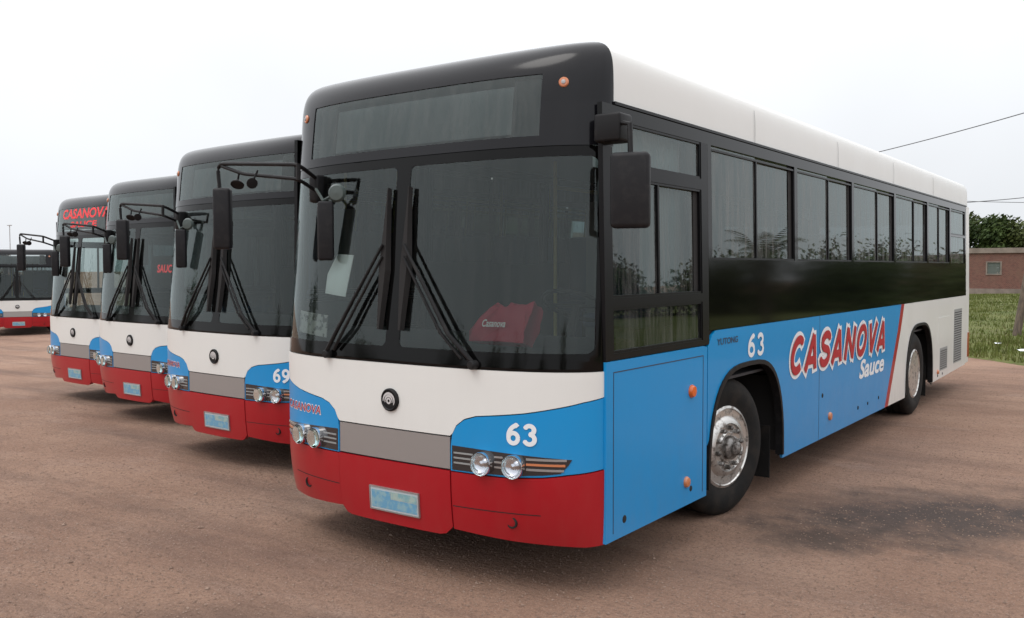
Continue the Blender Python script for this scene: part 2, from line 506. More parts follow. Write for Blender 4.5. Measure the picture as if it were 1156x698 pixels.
def build_side(root, S, out, s):
    """one long side of the bus; s=+1 is the driver's side seen in the photo"""
    f1, f2 = arch(AF), arch(AR)
    # lower blue skin: front flap, then the long panel up to the slanted stripe
    e = .006
    sheet('service_flap', [[(.335+.01, ZS), (1.66, ZS), (1.66, 1.275), (1.60, 1.285), (.345, 1.285)]], S, M_blue, root, .012, .02, (.4, .3), out=out)
    blue = [(1.67+e, 1.275), (1.67+e, .62)]
    blue += [p for p in f1[::-1] if p[1] > .60]
    blue += [(3.12, ZS), (6.28, ZS), (6.55, .70), (6.80, 1.08), (6.96, 1.375), (1.80, 1.375), (1.74, 1.345), (1.70, 1.30)]
    sheet('side_panel', [blue], S, M_blue, root, .010, .02, (.5, .4), out=out)
    st = [(6.28, ZS), (6.42, ZS), (6.69, .70), (6.94, 1.08), (7.10, 1.375), (6.96, 1.375), (6.80, 1.08), (6.55, .70)]
    sheet('red_stripe', [st], S, M_red, root, .0105, .02, (.5, .4), out=out)
    white = [(6.42, ZS), (7.19, ZS)]+[p for p in f2[::-1] if p[1] > ZS]+[(8.65, ZS+.0), (8.65, ZS+.02), (10.95, ZS+.06), (10.95, 1.375), (7.10, 1.375), (6.94, 1.08), (6.69, .70)]
    sheet('rear_side_panel', [white], S, M_white, root, .010, .02, (.5, .4), out=out)
    sheet('rear_corner_panel', [rect(10.955, LEN-.005, ZS+.08, 2.69)], S, M_white, root, .010, .02, (.3, .4), out=out)
    # black band and pillars
    strips = [rect(1.704, 10.95, 1.38, WZ0), rect(.345, 10.95, WZ1+.02, 2.685)]
    xs = [1.66]+[w for W in WINS for w in (W[0]-.0, W[3])]
    strips += [rect(1.704, 1.76, WZ0, WZ1+.02)]
    for i in range(4): strips.append(rect(WINS[i][3], WINS[i+1][0], WZ0, WZ1+.02))
    strips += [rect(9.74, 9.82, WZ0, WZ1+.02), rect(10.87, 10.95, WZ0, WZ1+.02), rect(9.82, 10.87, 2.22, 2.25)]
    strips = [strips[0]]+strips[1:]
    bandm = sheet('window_band', strips, S, M_band, root, .008, .03, (.5, .3), out=out)
    # driver window surround
    sur = [rect(.345, .43, 1.29, 2.605), rect(1.60, 1.70, 1.29, 2.605), rect(.43, 1.60, 1.29, 1.325), rect(.43, 1.60, 1.575, 1.63), rect(.43, 1.60, 2.30, 2.37)]
    sheet('cab_window_frame', sur, S, M_black, root, .009, .03, (.5, .3), out=out)
    def win(nm, panes, z0, z1, slid=None, gap=None):
        MG = M_cglass if nm.startswith('cab') else M_sglass
        def grow_(p, e_=.018):
            a_, b_ = min(q[0] for q in p), max(q[0] for q in p)
            c_, d_ = min(q[1] for q in p), max(q[1] for q in p)
            return rect(a_-(e_ if p is not slid else 0), b_+e_, c_-e_, d_+e_+.01)
        w = sheet(nm, [grow_(p) for p in panes] if not slid else [rect(panes[0][0][0]-.018, panes[0][1][0], z0-.018, z1+.028)], S, MG, root, -.008, 0, (.6, .5), out=out)
        fr = []
        y0 = min(p[0] for q in panes for p in q); y1 = (gap or max(p[0] for q in (slid and [slid] or panes) for p in q))
        t = .014
        fr += [rect(y0, y1, z0, z0+t), rect(y0, y1, z1-t, z1), rect(y0, y0+t, z0+t, z1-t), rect(y1-t, y1, z0+t, z1-t)]
        if slid:
            d = slid[0][0]
            fr.append(rect(d-.010, d+.010, z0+t, z1-t))
        sheet('window_frame', fr, S, M_black, w, .004, .03, (.6, .5), out=out)
        if slid:
            sheet('sliding_pane', [grow_(slid)], S, MG, w, -.020, 0, (.6, .5), out=out)
            a, b = max(p[0] for p in slid), gap
            if b and b-a > .02:
                sheet('window_channel', [rect(a, b+.018, z0-.018, z1+.028)], S, M_under, w, -.015, .0, (.6, .5), out=out)
    for (a, d, b, g) in WINS:
        win('passenger_window', [rect(a, d, WZ0, WZ1)], WZ0, WZ1, rect(d, b, WZ0, WZ1), g)
    win('rear_quarter_vent', [rect(9.82, 10.87, 2.25, WZ1)], 2.25, WZ1, rect(9.82, 10.55, 2.25, WZ1), 10.87)
    sheet('rear_quarter_glass', [rect(9.82, 10.87, 1.85, 2.22)], S, M_sglass, root, -.004, 0, (.6, .5), out=out)
    win('cab_window', [rect(.43, 1.0, 1.63, 2.30)], 1.63, 2.30, rect(1.0, 1.52, 1.63, 2.30), 1.60)
    win('cab_upper_glass', [rect(.43, 1.60, 2.37, 2.605)], 2.37, 2.605)
    win('cab_lower_glass', [rect(.43, 1.60, 1.325, 1.575)], 1.325, 1.575)
    # rain gutter
    bm = bmesh.new()
    box(bm, *( sorted((s*1.20, s*1.240)) ), .47, 10.97, 2.687, 2.703)
    bm_obj('rain_gutter', bm, M_black, root)
    # arch lips
    for c in (AF, AR):
        a = arch(c, .722, 1.122); b = arch(c, .692, 1.09)
        lip = a+b[::-1]
        lp = [(p[0], max(p[1], ZS+.03)) for p in lip]
        sheet('wheel_arch_lip', [lp], S, M_plastic, root, .022, .06, (.4, .3), out=out)
    sheet('fascia_joint', [rect(2.55+2.05*k, 2.555+2.05*k, 2.71, 2.94) for k in range(4)], S, M_grille, root, .007, .001, (0, .06), out=out)
    # small fittings
    def roundel(nm, y, z, r, m, h=.02, par=root):
        bm = bmesh.new()
        lathe(bm, [(r, .008), (r, h*.6), (r*.8, h), (0, h*1.15)], (s*HW, y, z), 'X', 20, s)
        return bm_obj(nm, bm, m, par, smooth=True)
    roundel('side_indicator', 1.42, 1.01, .042, M_orange, .035)
    roundel('side_marker', 1.35, .44, .036, M_orange_pale, .03)
    roundel('side_marker', 4.33, .46, .038, M_orange_pale, .03)
    roundel('side_marker', 8.98, .42, .03, M_orange_pale, .03)
    for y, z, r in ((.55, .385, .026), (1.42, .385, .022), (4.12, .67, .022), (5.25, .42, .022), (5.6, .42, .018), (6.02, .43, .020), (9.0, .37, .02), (9.3, .37, .02)):
        roundel('flap_lock', y, z, r, M_under, .014)
    # vents and hatches at the rear
    def grille(nm, a, b, c, d, n):
        g = sheet(nm, [rect(a, b, c, d)], S, M_grille, root, .013, .01, (.4, .4), out=out)
        sl = [rect(a+.02, b-.02, c+.02+(d-c-.04)*k/n, c+.02+(d-c-.04)*(k+.35)/n) for k in range(n)]
        sheet('louvres', sl, S, M_backing, g, .0145, .002, (.5, .4), out=out)
    grille('engine_vent', 10.05, 10.62, .44, 1.20, 22)
    grille('engine_vent', 9.12, 9.60, .42, .72, 9)
    for a, b, c, d in ((8.98, 9.78, .77, 1.13),):
        sheet('access_hatch', [rect(a, b, c, d)], S, M_white, root, .0135, .006, (.4, .4), out=out)
    # shut lines
    ln = [rect(.42, .426, .33, 1.22), rect(.42, 1.60, 1.22, 1.226), rect(1.594, 1.60, .33, 1.22)]
    sheet('flap_outline', ln, S, M_txt_dark, root, .0135, .002, (.6, .4), out=out)
    sheet('panel_joints', [rect(4.02, 4.026, ZS, 1.375), rect(5.45, 5.454, ZS, 1.375), rect(3.13, 6.3, .60, .604)][:1], S, M_txt_dark, root, .0112, .001, (.6, .4), out=out)
    for y, rear in ((WF, False), (WR, True)):
        wheel(root, y, s, rear)
    # mud flaps
    for y in (3.02, 8.62):
        bm = bmesh.new(); box(bm, *sorted((s*.86, s*1.19)), y, y+.012, .14, .55)
        bm_obj('mud_flap', bm, M_rubber, root)

def build_bus():
    root = bpy.data.objects.new('city_bus', None)
    COL.objects.link(root)
    root.empty_display_size = .5
    # ---- dark core: what shows in seams, underbody and wheel wells
    bm = bmesh.new()
    for a, b in ((.42, 1.64), (3.14, 7.18), (8.68, 11.1)):
        box(bm, -1.2, 1.2, a, b, .34, .93)
    for a, b in ((.42, 1.6), (3.2, 7.12), (8.75, 11.1)): box(bm, -1.2, 1.2, a, b, .932, 1.0)
    for a, b in ((1.602, 3.198), (7.122, 8.748)): box(bm, -.76, .76, a, b, .94, 1.0)
    for s_ in (1, -1):
        for a, b in ((1.602, 3.198), (7.122, 8.748)): box(bm, *sorted((s_*.765, s_*.78)), a, b, .34, 1.139)
    box(bm, -.78, .78, 1.64, 3.14, .34, .93)
    box(bm, -.60, .60, 7.18, 8.68, .34, .93)
    box(bm, -1.2, 1.2, 1.60, 3.2, 1.14, 1.16); box(bm, -1.2, 1.2, 7.12, 8.75, 1.14, 1.16)
    # axles
    tube(bm, [(-1.1, WF, .5), (1.1, WF, .5)], .07); tube(bm, [(-1.1, WR, .5), (1.1, WR, .5)], .1)
    bm_obj('chassis', bm, M_under, root)
    # side backing walls (thin, dark) below the windows and above them
    for s, S, out in ((1, S_sideL, OUTL), (-1, S_sideR, OUTR)):
        f1, f2 = arch(AF, .70, 1.1), arch(AR, .70, 1.1)
        wall = [(.40, ZS+.02)]+[p for p in f1[::-1]][:]+[p for p in f2[::-1]]+[(LEN-.02, ZS+.1), (LEN-.02, 1.85), (1.66, 1.85), (1.66, 1.33), (.40, 1.33)]
        wall = [(p[0], max(p[1], ZS+.02)) for p in wall]
        sheet('side_structure', [wall], S, M_backing, root, -.012, .012, (.5, .4), out=out)
    # ---- front corner shell behind the panels
    sheet('front_structure', [rect(-1, 1, .36, 1.24)], S_front, M_backing, root, -.012, 0, (.05, .12), out=OUTF)
    # ---- front panels
    c0, c1, c2 = .448, .455, .985
    seam = .004
    blueR = [(.452, .655), (.452, .80), (.462, .86), (.49, .91), (.545, .95), (.62, .972), (.74, .985), (.90, 1.005), (1.05, 1.035), (1.18, 1.07), (1.247, 1.095),
             (1.2499, 1.10), (1.2499, .715), (1.24, .705), (1.12, .685), (1.0, .668), (.8, .655)]
    whiteP = [(-1.2499, 1.105), (-1.247, 1.10)]+[(-a, b+.006) for a, b in blueR[1:11]][::-1]+[(-.446, .852), (.446, .852)]+[(a, b+.006) for a, b in blueR[1:11]]+[(1.2499, 1.105), (1.2499, 1.235), (-1.2499, 1.235)]
    def clean(p):
        o = []
        for q in p:
            if not o or (abs(q[0]-o[-1][0])+abs(q[1]-o[-1][1])) > 1e-4: o.append(q)
        return o
    # white panel: drop the points below the grey strip line
    wp = [q for q in whiteP if q[1] >= .85]
    sheet('front_panel', [clean(wp)], S_front, M_white, root, .006, .02, (.04, .08), tx, OUTF)
    for pp in (blueR, mirror(blueR)):
        sheet('corner_panel', [clean(pp)], S_front, M_blue, root, .006, .02, (.04, .08), tx, OUTF)
    sheet('grille_panel', [rect(-.444, .444, .662, .844)], S_front, M_silver, root, .004, .02, (.04, .08), tx, OUTF)
    bc = [(-.448, .652), (-.448, .33), (-.40, .285), (-.36, .275), (.36, .275), (.40, .285), (.448, .33), (.448, .652)]
    bumper = sheet('bumper', [bc], S_front, M_red, root, .012, .05, (.04, .06), tx, OUTF)
    br = [(.454, .648), (.8, .648), (1.0, .661), (1.12, .678), (1.24, .698), (1.2499, .708), (1.2499, .30), (1.235, .285), (1.17, .277), (.8, .292), (.454, .318)]
    for pp in (br, mirror(br)):
        bw = sheet('bumper_wing', [clean(pp)], S_front, M_red, root, .008, .05, (.04, .06), tx, OUTF)
        sg = 1 if pp is br else -1
        p = rect(.46, .98, .452, .457)
        sheet('crease', [p if sg > 0 else mirror(p)], S_front, M_backing, bw, .0088, .001, (.04, .1), tx, OUTF)
        # tow eye
        P = S_front(sg*tx(.82), .40); n = N_of(S_front, sg*tx(.82), .40)
        bm = bmesh.new()
        lathe(bm, [(.034, -.012), (.034, .010), (.026, .012), (.02, -.01), (0, -.012)], tuple(P), 'Y', 20, -1)
        bm_obj('tow_eye', bm, M_under, bw, smooth=True)
    # number plate
    pl = sheet('number_plate', [rect(-.165, .215, .355, .485)], S_front, M_plate, root, .020, .012, (.2, .2), tx, OUTF)
    sheet('plate_band', [rect(-.155, .205, .365, .425), rect(-.155, .0, .4251, .470)], S_front, M_plate_blue, pl, .0215, .001, (.2, .2), tx, OUTF)
    sheet('plate_field', [rect(.003, .205, .428, .472)], S_front, M_plate_green, pl, .0215, .001, (.2, .2), tx, OUTF)
    sheet('plate_frame', [rect(-.172, .222, .348, .354), rect(-.172, .222, .486, .492), rect(-.172, -.166, .354, .486), rect(.216, .222, .354, .486)], S_front, M_silver, pl, .024, .014, (.2, .2), tx, OUTF)
    # emblem
    E0 = S_front(0, 1.02)+Vector((0, -.006, 0))
    bm = bmesh.new()
    lathe(bm, [(.068, .0), (.068, .012), (.060, .018), (.054, .012), (0, .012)], tuple(E0), 'Y', 40, -1)
    em = bm_obj('emblem', bm, M_plastic, root, smooth=True)
    bm = bmesh.new()
    for rr, a0, a1, w in ((.044, -30, 185, .0075), (.029, -20, 200, .007), (.014, 0, 360, .0055)):
        k = 18; ring = []
        for i in range(k+1):
            a = math.radians(a0+(a1-a0)*i/k)
            tp = w*(.35+.65*math.sin(PI*i/k)) if a1-a0 < 360 else w
            ring.append((rr-tp/1, rr+tp/1, a))
        for i in range(k):
            q = []
            for (ri, ro, a), which in ((ring[i], 0), (ring[i], 1), (ring[i+1], 1), (ring[i+1], 0)):
                r_ = ro if which else ri
                q.append(bm.verts.new((E0.x-.004+r_*math.cos(a), E0.y-.0145, E0.z-.006+r_*math.sin(a))))
            bm.faces.new(q)
    bm_obj('emblem_arcs', bm, mat('pale_emblem_metal', (.62, .63, .64), .3, .3), em)
    # headlights
    hp = [(.462, .662), (.462, .800), (.62, .795), (.8, .787), (1.0, .776), (1.135, .766), (1.12, .735), (1.085, .690), (1.0, .678), (.8, .664)]
    for sg in (1, -1):
        q = hp if sg > 0 else mirror(hp)
        hl = sheet('headlight', [q], S_front, M_dark_lens, root, .0085, .01, (.04, .06), tx, OUTF)
        for k in range(3):
            z = .700+k*.028
            r_ = rect(.475, .60, z, z+.009)
            sheet('chrome_trim', [r_ if sg > 0 else mirror(r_)], S_front, M_grille, hl, .012, .004, (.04, .1), tx, OUTF)
            r_ = rect(.915, 1.10+.006*k, z, z+.012)
            sheet('indicator_strip' if k == 1 else 'chrome_trim', [r_ if sg > 0 else mirror(r_)], S_front, (M_silver, M_orange_pale, M_silver)[k], hl, .012, .004, (.04, .1), tx, OUTF)
            r_ = rect(.735, .785, z, z+.010)
            sheet('chrome_trim', [r_ if sg > 0 else mirror(r_)], S_front, M_silver, hl, .012, .004, (.04, .1), tx, OUTF)
        for xx in (.665, .848):
            P = S_front(sg*tx(xx), .72); n = N_of(S_front, sg*tx(xx), .72)
            if n.y > 0: n = -n
            nn = (n+Vector((0, -1.2, 0))).normalized()
            rot = nn.to_track_quat('Z', 'Y').to_matrix().to_4x4()
            rot.translation = P+n*.036
            bm = bmesh.new()
            lathe(bm, [(.060, -.06), (.066, .004), (.064, .010), (.061, .008), (.056, -.003), (.047, -.012), (.033, -.019), (.017, -.0215), (.016, -.008), (.0, -.003)], (0, 0, 0), 'Z', 36)
            bm.transform(rot)
            lp = bm_obj('lamp', bm, M_chrome, hl, smooth=True)
            bm = bmesh.new()
            lathe(bm, [(.061, .010), (.055, .020), (.04, .028), (.02, .033), (0, .034)], (0, 0, 0), 'Z', 30)
            bm.transform(rot)
            bm_obj('lens', bm, M_lampglass, hl, smooth=True)
    # ---- windscreen and mask
    ZB, ZW0, ZW1 = 1.24, 1.335, 2.40
    XG = 1.218
    ws = sheet('windscreen', [rect(-XG, -.055, ZW0, ZW1), rect(.055, XG, ZW0, ZW1)], S_front, M_glass, root, .0, 0, (.035, .07), tx, OUTF)
    def rr(x0, x1, z0, z1, r, t):      # ring strips with rounded inner corners, as corner fillets
        out_ = []
        for cx, cz, sx, sz in ((x0, z0, 1, 1), (x1, z0, -1, 1), (x1, z1, -1, -1), (x0, z1, 1, -1)):
            c = (cx+sx*r, cz+sz*r)
            arc = [(c[0]-sx*r*math.cos(a*PI/16), c[1]-sz*r*math.sin(a*PI/16)) for a in range(9)]
            out_.append([(cx, cz)]+(arc if True else arc[::-1]))
        return out_
    fr = [rect(-1.2499, 1.2499, ZB, ZW0), rect(-1.2499, 1.2499, ZW1, 2.455), rect(-.055, .055, ZW0, ZW1),
          rect(XG, 1.2499, ZW0, ZW1), rect(-1.2499, -XG, ZW0, ZW1)]
    sheet('windscreen_frame', fr, S_front, M_band, root, .003, .012, (.035, .07), tx, OUTF)
    for cn in rr(.055, XG, ZW0, ZW1, .035, 0)+rr(-XG, -.055, ZW0, ZW1, .035, 0): sheet('frame_corner', [cn], S_front, M_band, root, .0025, .006, (.035, .07), tx, OUTF)
    # upper mask
    DX, DZ0, DZ1 = .93, 2.515, 2.72
    def up(z):        # real height -> v
        if z <= 2.6: return z
        b0 = (2.6-1.9)/(ZT-1.9); b = (z-1.9)/(ZT-1.9)
        return 2.6+.5*math.asin((b-b0)/(1-b0))/(PI/2)
    vt, d0, d1 = 3.0999, 2.515, up(2.855)
    mk = sheet('front_mask', [[(-1, 2.458), (1, 2.458), (1, d0), (-1, d0)], [(-1, d0), (-tx(DX), d0), (-tx(DX), d1), (-1, d1)], [(tx(DX), d0), (1, d0), (1, d1), (tx(DX), d1)], [(-1, d1), (1, d1), (1, vt), (-1, vt)]],
               S_front, M_mask, root, .006, .015, (.035, .02), None, OUTF)
    dsp = sheet('display', [[(-tx(DX), d0), (tx(DX), d0), (tx(DX), d1), (-tx(DX), d1)]], S_front, M_dglass, root, .001, 0, (.035, .04), None, OUTF)
    sheet('display_board', [[(-tx(.88), d0+.03), (tx(.88), d0+.03), (tx(.88), d1-.03), (-tx(.88), d1-.03)]], S_front, M_led, dsp, -.05, 0.01, (.035, .04), None, OUTF)
    for q in ([(-tx(.91), d0), (-tx(.72), d0), (-tx(.72), d1), (-tx(.91), d1)], [(tx(.74), d0), (tx(.91), d0), (tx(.91), d1), (tx(.74), d1)]): sheet('display_end_strip', [q], S_front, M_inner, dsp, -.04, 0.01, (.035, .04), None, OUTF)
    for sg in (1, -1):
        t_ = sg*tx(1.05)
        P = S_front(t_, up(2.80)); n = N_of(S_front, t_, up(2.80))
        if n.y > 0: n = -n
        rot = n.to_track_quat('Z', 'Y').to_matrix().to_4x4(); rot.translation = P
        bm = bmesh.new(); lathe(bm, [(.028, .004), (.028, .010), (.023, .016), (0, .018)], (0, 0, 0), 'Z', 24); bm.transform(rot)
        ml = bm_obj('marker_lamp', bm, M_orange_pale, root, smooth=True)
        bm = bmesh.new(); lathe(bm, [(.013, .014), (.012, .0205), (0, .022)], (0, 0, 0), 'Z', 16); bm.transform(rot)
        bm_obj('marker_core', bm, M_silver, ml)
    # ---- sides
    build_side(root, S_sideL, OUTL, 1)
    build_side(root, S_sideR, OUTR, -1)
    # ---- roof shell: cross-section from gutter over the crown, white
    prof = []
    for i in range(13):
        z = 2.70+(ZT-2.70)*math.sin(i/12*PI/2)
        prof.append((hw_at(min(z, ZT-1e-5)), z))
    half = [p for p in prof if p[0] > .2]
    sec = half+[(-x, z) for x, z in half][::-1]
    bm = bmesh.new()
    ys = [.470, .49, 1.5, 3, 4.5, 6, 7.5, 9, 10.6, 11.0, 11.12, 11.2]
    sc = [1, 1, 1, 1, 1, 1, 1, 1, 1, 1, .99, .95]
    rows = [[bm.verts.new((x*(1-(1-k)*.3), y, 2.70+(z-2.70)*k+.004)) for x, z in sec] for y, k in zip(ys, sc)]
    for i in range(len(rows)-1):
        for j in range(len(sec)-1):
            bm.faces.new((rows[i][j], rows[i][j+1], rows[i+1][j+1], rows[i+1][j]))
    roof = bm_obj('roof', bm, M_white, root, smooth=True)
    bm = bmesh.new()
    box(bm, -.45, .45, 2.2, 3.0, 3.045, 3.085, .015)
    box(bm, -.45, .45, 6.6, 7.4, 3.045, 3.085, .015)
    bm_obj('roof_hatch', bm, M_white, roof)
    # ceiling inside
    bm = bmesh.new(); box(bm, -1.17, 1.17, .5, 11.1, 2.68, 2.70)
    bm_obj('ceiling', bm, M_ceil_in, root)
    # ---- rear
    rear = sheet('rear_panel', [rect(-1.235, 1.235, .35, 1.75), [(-1.215, 2.45), (1.215, 2.45), (1.195, 2.94), (-1.195, 2.94)], rect(-1.218, -1.0, 1.75, 2.45), rect(1.0, 1.218, 1.75, 2.45)], S_rear, M_white, root, .0, .04, (.2, .4), None, OUTB)
    sheet('rear_window', [rect(-1.0, 1.0, 1.75, 2.45)], S_rear, M_sglass, root, -.01, 0, (.2, .4), None, OUTB)
    for sg in (1, -1):
        bm = bmesh.new(); box(bm, *sorted((sg*1.10, sg*1.262)), 11.10, 11.27, .44, .82, .012)
        bm_obj('tail_light', bm, M_redlens, root)
        bm = bmesh.new(); box(bm, *sorted((sg*1.02, sg*1.20)), 11.24, 11.275, .95, 1.25, .01)
        bm_obj('tail_light', bm, M_redlens, root)
    bm = bmesh.new(); box(bm, -1.2, 1.2, 11.18, 11.29, .36, .62, .03)
    bm_obj('rear_bumper', bm, M_red, root)
    # ---- interior
    bm = bmesh.new(); box(bm, -1.18, 1.18, .55, 11.1, 1.0, 1.02)
    bm_obj('cabin_floor', bm, M_floor_in, root)
    bm = bmesh.new()
    vs = []
    prof = [(.30, 1.24), (.30, 1.33), (.62, 1.38), (.85, 1.36), (.95, 1.25), (.95, 1.02)]
    for x in (-1.17, 1.17):
        dy = .12
        vs.append([bm.verts.new((x, y+dy, z)) for y, z in prof])
    for i in range(len(prof)-1): bm.faces.new((vs[0][i], vs[0][i+1], vs[1][i+1], vs[1][i]))
    # curved front lip of the dash following the glass
    lip = []
    for k in range(17):
        t_ = -.93+1.86*k/16
        p = S_front(t_, 1.32)
        lip.append((bm.verts.new((p.x, p.y+.03, 1.32)), bm.verts.new((p.x, .43, 1.335))))
    for k in range(16): bm.faces.new((lip[k][0], lip[k+1][0], lip[k+1][1], lip[k][1]))
    bm_obj('dashboard', bm, M_dash, root)
    bm = bmesh.new()
    c = Vector((.62, 1.08, 1.55)); ax = Vector((0, -.45, -.9)).normalized(); a = Vector((1, 0, 0)); b = ax.cross(a)
    ringp = [c+.23*(a*math.cos(k*PI/12)+b*math.sin(k*PI/12)) for k in range(25)]
    tube(bm, ringp, .014, 8, cap=False)
    tube(bm, [c+.22*a, c-.22*a], .014); tube(bm, [c, c+ax*.35], .03)
    bm_obj('steering_wheel', bm, M_plastic, root, smooth=True)
    def seat(bm, x, y, w, z0=1.02, hb=.66):
        box(bm, x-w/2, x+w/2, y-.22, y+.2, z0+.36, z0+.46, .03)
        box(bm, x-w/2, x+w/2, y+.18, y+.27, z0+.42, z0+.42+hb, .035)
        box(bm, x-.04, x+.04, y-.05, y+.05, z0, z0+.38)
    bm = bmesh.new(); seat(bm, .62, 1.75, .5, 1.02, .78)
    bm_obj('driver_seat', bm, M_seat, root)
    for y in [2.75+.82*i for i in range(10)]:
        for x in (.74, -.74):
            if x < 0 and (y < 3.2 or 5.4 < y < 6.8): continue
            bm = bmesh.new()
            seat(bm, x-.21, y, .4); seat(bm, x+.21, y, .4)
            bm_obj('passenger_seat', bm, M_seat, root)
    bm = bmesh.new()
    box(bm, .05, 1.17, 2.12, 2.15, 1.02, 2.30)
    bm_obj('cab_partition', bm, M_inner, root)
    for x in (-.35, .35):
        bm = bmesh.new()
        tube(bm, [(x, 2.3, 2.45), (x, 10.8, 2.45)], .016)
        for y in (2.3, 4.8, 7.2, 9.6): tube(bm, [(x, y, 1.02), (x, y, 2.66)], .016)
        bm_obj('grab_rail', bm, M_rail, root)
    for x, y0_, y1_, z0_, z1_, m_ in ((1.10, 1.02, 1.62, 1.55, 2.30, M_curtain), (1.08, .50, 1.60, 2.36, 2.62, M_brightener)):
        bm = bmesh.new(); pv = None
        for i in range(41):
            y_ = y0_+(y1_-y0_)*i/40
            w_ = .018*math.sin(i*1.3) if z1_ < 2.5 else 0
            cur = (bm.verts.new((x+w_, y_, z0_)), bm.verts.new((x+w_*.6, y_, z1_)))
            if pv: bm.faces.new((pv[0], cur[0], cur[1], pv[1]))
            pv = cur
        bm_obj('cab_curtain' if z1_ < 2.5 else 'glass_brightener', bm, m_, root, smooth=True)  # upper one is an added pale sheet that makes the glass look lit
    # ---- wipers
    def on(x, z, o): 
        t_ = tx(x); n = N_of(S_front, t_, z)
        if n.y > 0: n = -n
        return S_front(t_, z)+n*o
    for sg, px, tx_ in ((-1, -.54, -.085), (1, .61, .085)):
        bm = bmesh.new()
        piv = on(px, 1.275, .03); mid = on(px*.72+tx_*.28, 1.42, .06); end = on(tx_, 1.93, .055)
        tube(bm, [piv, mid, end], [.014, .013, .009])
        piv2 = on(px-sg*.07, 1.29, .03); end2 = on(tx_, 1.86, .05)
        tube(bm, [piv2, on((px-sg*.07)*.7+tx_*.3, 1.43, .055), end2], [.010, .010, .008])
        w = bm_obj('wiper', bm, M_plastic, root, smooth=True)
        bm = bmesh.new()
        lathe(bm, [(.026, -.035), (.026, .02), (.02, .028), (0, .03)], tuple(on(px, 1.26, .02)), 'Y', 14, -1)
        bm_obj('wiper_pivot', bm, M_plastic, w, smooth=True)
        bm = bmesh.new()
        N = 12
        L_, R_ = [], []
        for k in range(N+1):
            z = 1.43+(2.27-1.43)*k/N
            wd = .003+.040*max(0, (1-abs(z-1.78)/.50))**1.2
            for lst, sx in ((L_, -wd), (R_, wd)):
                lst.append([bm.verts.new(on(tx_+sx, z, .012)), bm.verts.new(on(tx_+sx*.6, z, .045))])
        for k in range(N):
            bm.faces.new((L_[k][0], L_[k+1][0], L_[k+1][1], L_[k][1]))
            bm.faces.new((R_[k][0], R_[k][1], R_[k+1][1], R_[k+1][0]))
            bm.faces.new((L_[k][1], L_[k+1][1], R_[k+1][1], R_[k][1]))
            bm.faces.new((L_[k][0], R_[k][0], R_[k+1][0], L_[k+1][0]))
        bm_obj('wiper_blade', bm, M_under, w)
    # ---- kerb-side mirror on its long arm
    bm = bmesh.new()
    def smooth_path(pts, n=6):
        out_ = [Vector(pts[0])]
        for i in range(1, len(pts)-1):
            a, b, c = Vector(pts[i-1]), Vector(pts[i]), Vector(pts[i+1])
            r_ = min(.07, (a-b).length*.45, (c-b).length*.45)
            p, q = b+(a-b).normalized()*r_, b+(c-b).normalized()*r_
            for k in range(n+1):
                f = k/n
                out_.append(p.lerp(b, f).lerp(b.lerp(q, f), f))
        out_.append(Vector(pts[-1]))
        return out_
    tube(bm, smooth_path([(-.78, .17, 2.36), (-.68, -.10, 2.44), (-1.49, -.10, 2.50), (-1.47, -.10, 2.34)]), .013)
    tube(bm, smooth_path([(-.78, .17, 2.28), (-.68, -.10, 2.35), (-1.22, -.10, 2.415), (-1.44, -.10, 2.48)]), .012)
    tube(bm, [(-.68, -.10, 2.345), (-.68, -.10, 2.445)], .014)
    arm = bm_obj('mirror_arm', bm, M_plastic, root, smooth=True)
    bm = bmesh.new(); box(bm, -.82, -.74, .10, .21, 2.22, 2.40, .02)
    bm_obj('arm_bracket', bm, M_plastic, arm, smooth=True)
    def mirror_at(c, w, h, d, yawd, par=root):
        bm = bmesh.new(); box(bm, -w/2, w/2, -d/2, d/2, -h/2, h/2, min(w, d)*.28)
        T = Matrix.Translation(c) @ Matrix.Rotation(math.radians(yawd), 4, 'Z')
        bm.transform(T)
        o = bm_obj('mirror', bm, M_mirror_back, par, smooth=True)
        bm = bmesh.new(); box(bm, -w/2+.02, w/2-.02, d/2-.002, d/2+.003, -h/2+.02, h/2-.02)
        bm.transform(T)
        bm_obj('mirror_glass', bm, M_chrome, o)
    mirror_at((-1.44, -.10, 2.13), .12, .41, .075, 35)
    mirror_at((-.57, .02, 2.03), .10, .37, .06, 50)
    for (x, y, z, r_, tl) in ((-1.28, -.10, 2.35, .045, 1.2), (-1.09, -.13, 2.345, .036, .35)):
        bm = bmesh.new()
        lathe(bm, [(.0, -.02), (r_*.7, -.018), (r_, 0), (r_*.96, .006), (0, .008)], (0, 0, 0), 'Z', 22)
        bm.transform(Matrix.Translation((x, y, z)) @ Matrix.Rotation(tl+PI/2, 4, 'Y') @ Matrix.Rotation(.5, 4, 'X'))
        tube(bm, [(x, y, z), (x+.02, -.1, 2.43)], .007, 6)
        bm_obj('round_mirror', bm, M_plastic, arm, smooth=True)
    bm = bmesh.new()
    lathe(bm, [(0, -.015), (.045, -.012), (.058, .008), (0, .015)], (0, 0, 0), 'Y', 22)
    bm.transform(Matrix.Translation((-.50, .05, 2.265)) @ Matrix.Rotation(.5, 4, 'Z'))
    tube(bm, [(-.70, .06, 2.30), (-.60, .03, 2.22), (-.51, .05, 2.26)], .01, 6)
    bm_obj('round_mirror', bm, mat('mirror_grey_green', (.07, .09, .085), .3), arm, smooth=True)
    # ---- driver's side mirror on a short block
    bm = bmesh.new()
    box(bm, 1.215, 1.375, .28, .42, 2.46, 2.61, .015)
    tube(bm, [(1.35, .31, 2.56), (1.43, .29, 2.54), (1.445, .27, 2.36)], .015)
    bm_obj('mirror_bracket', bm, M_plastic, root, smooth=True)
    mirror_at((1.445, .27, 2.195), .205, .39, .09, 22)
    return root

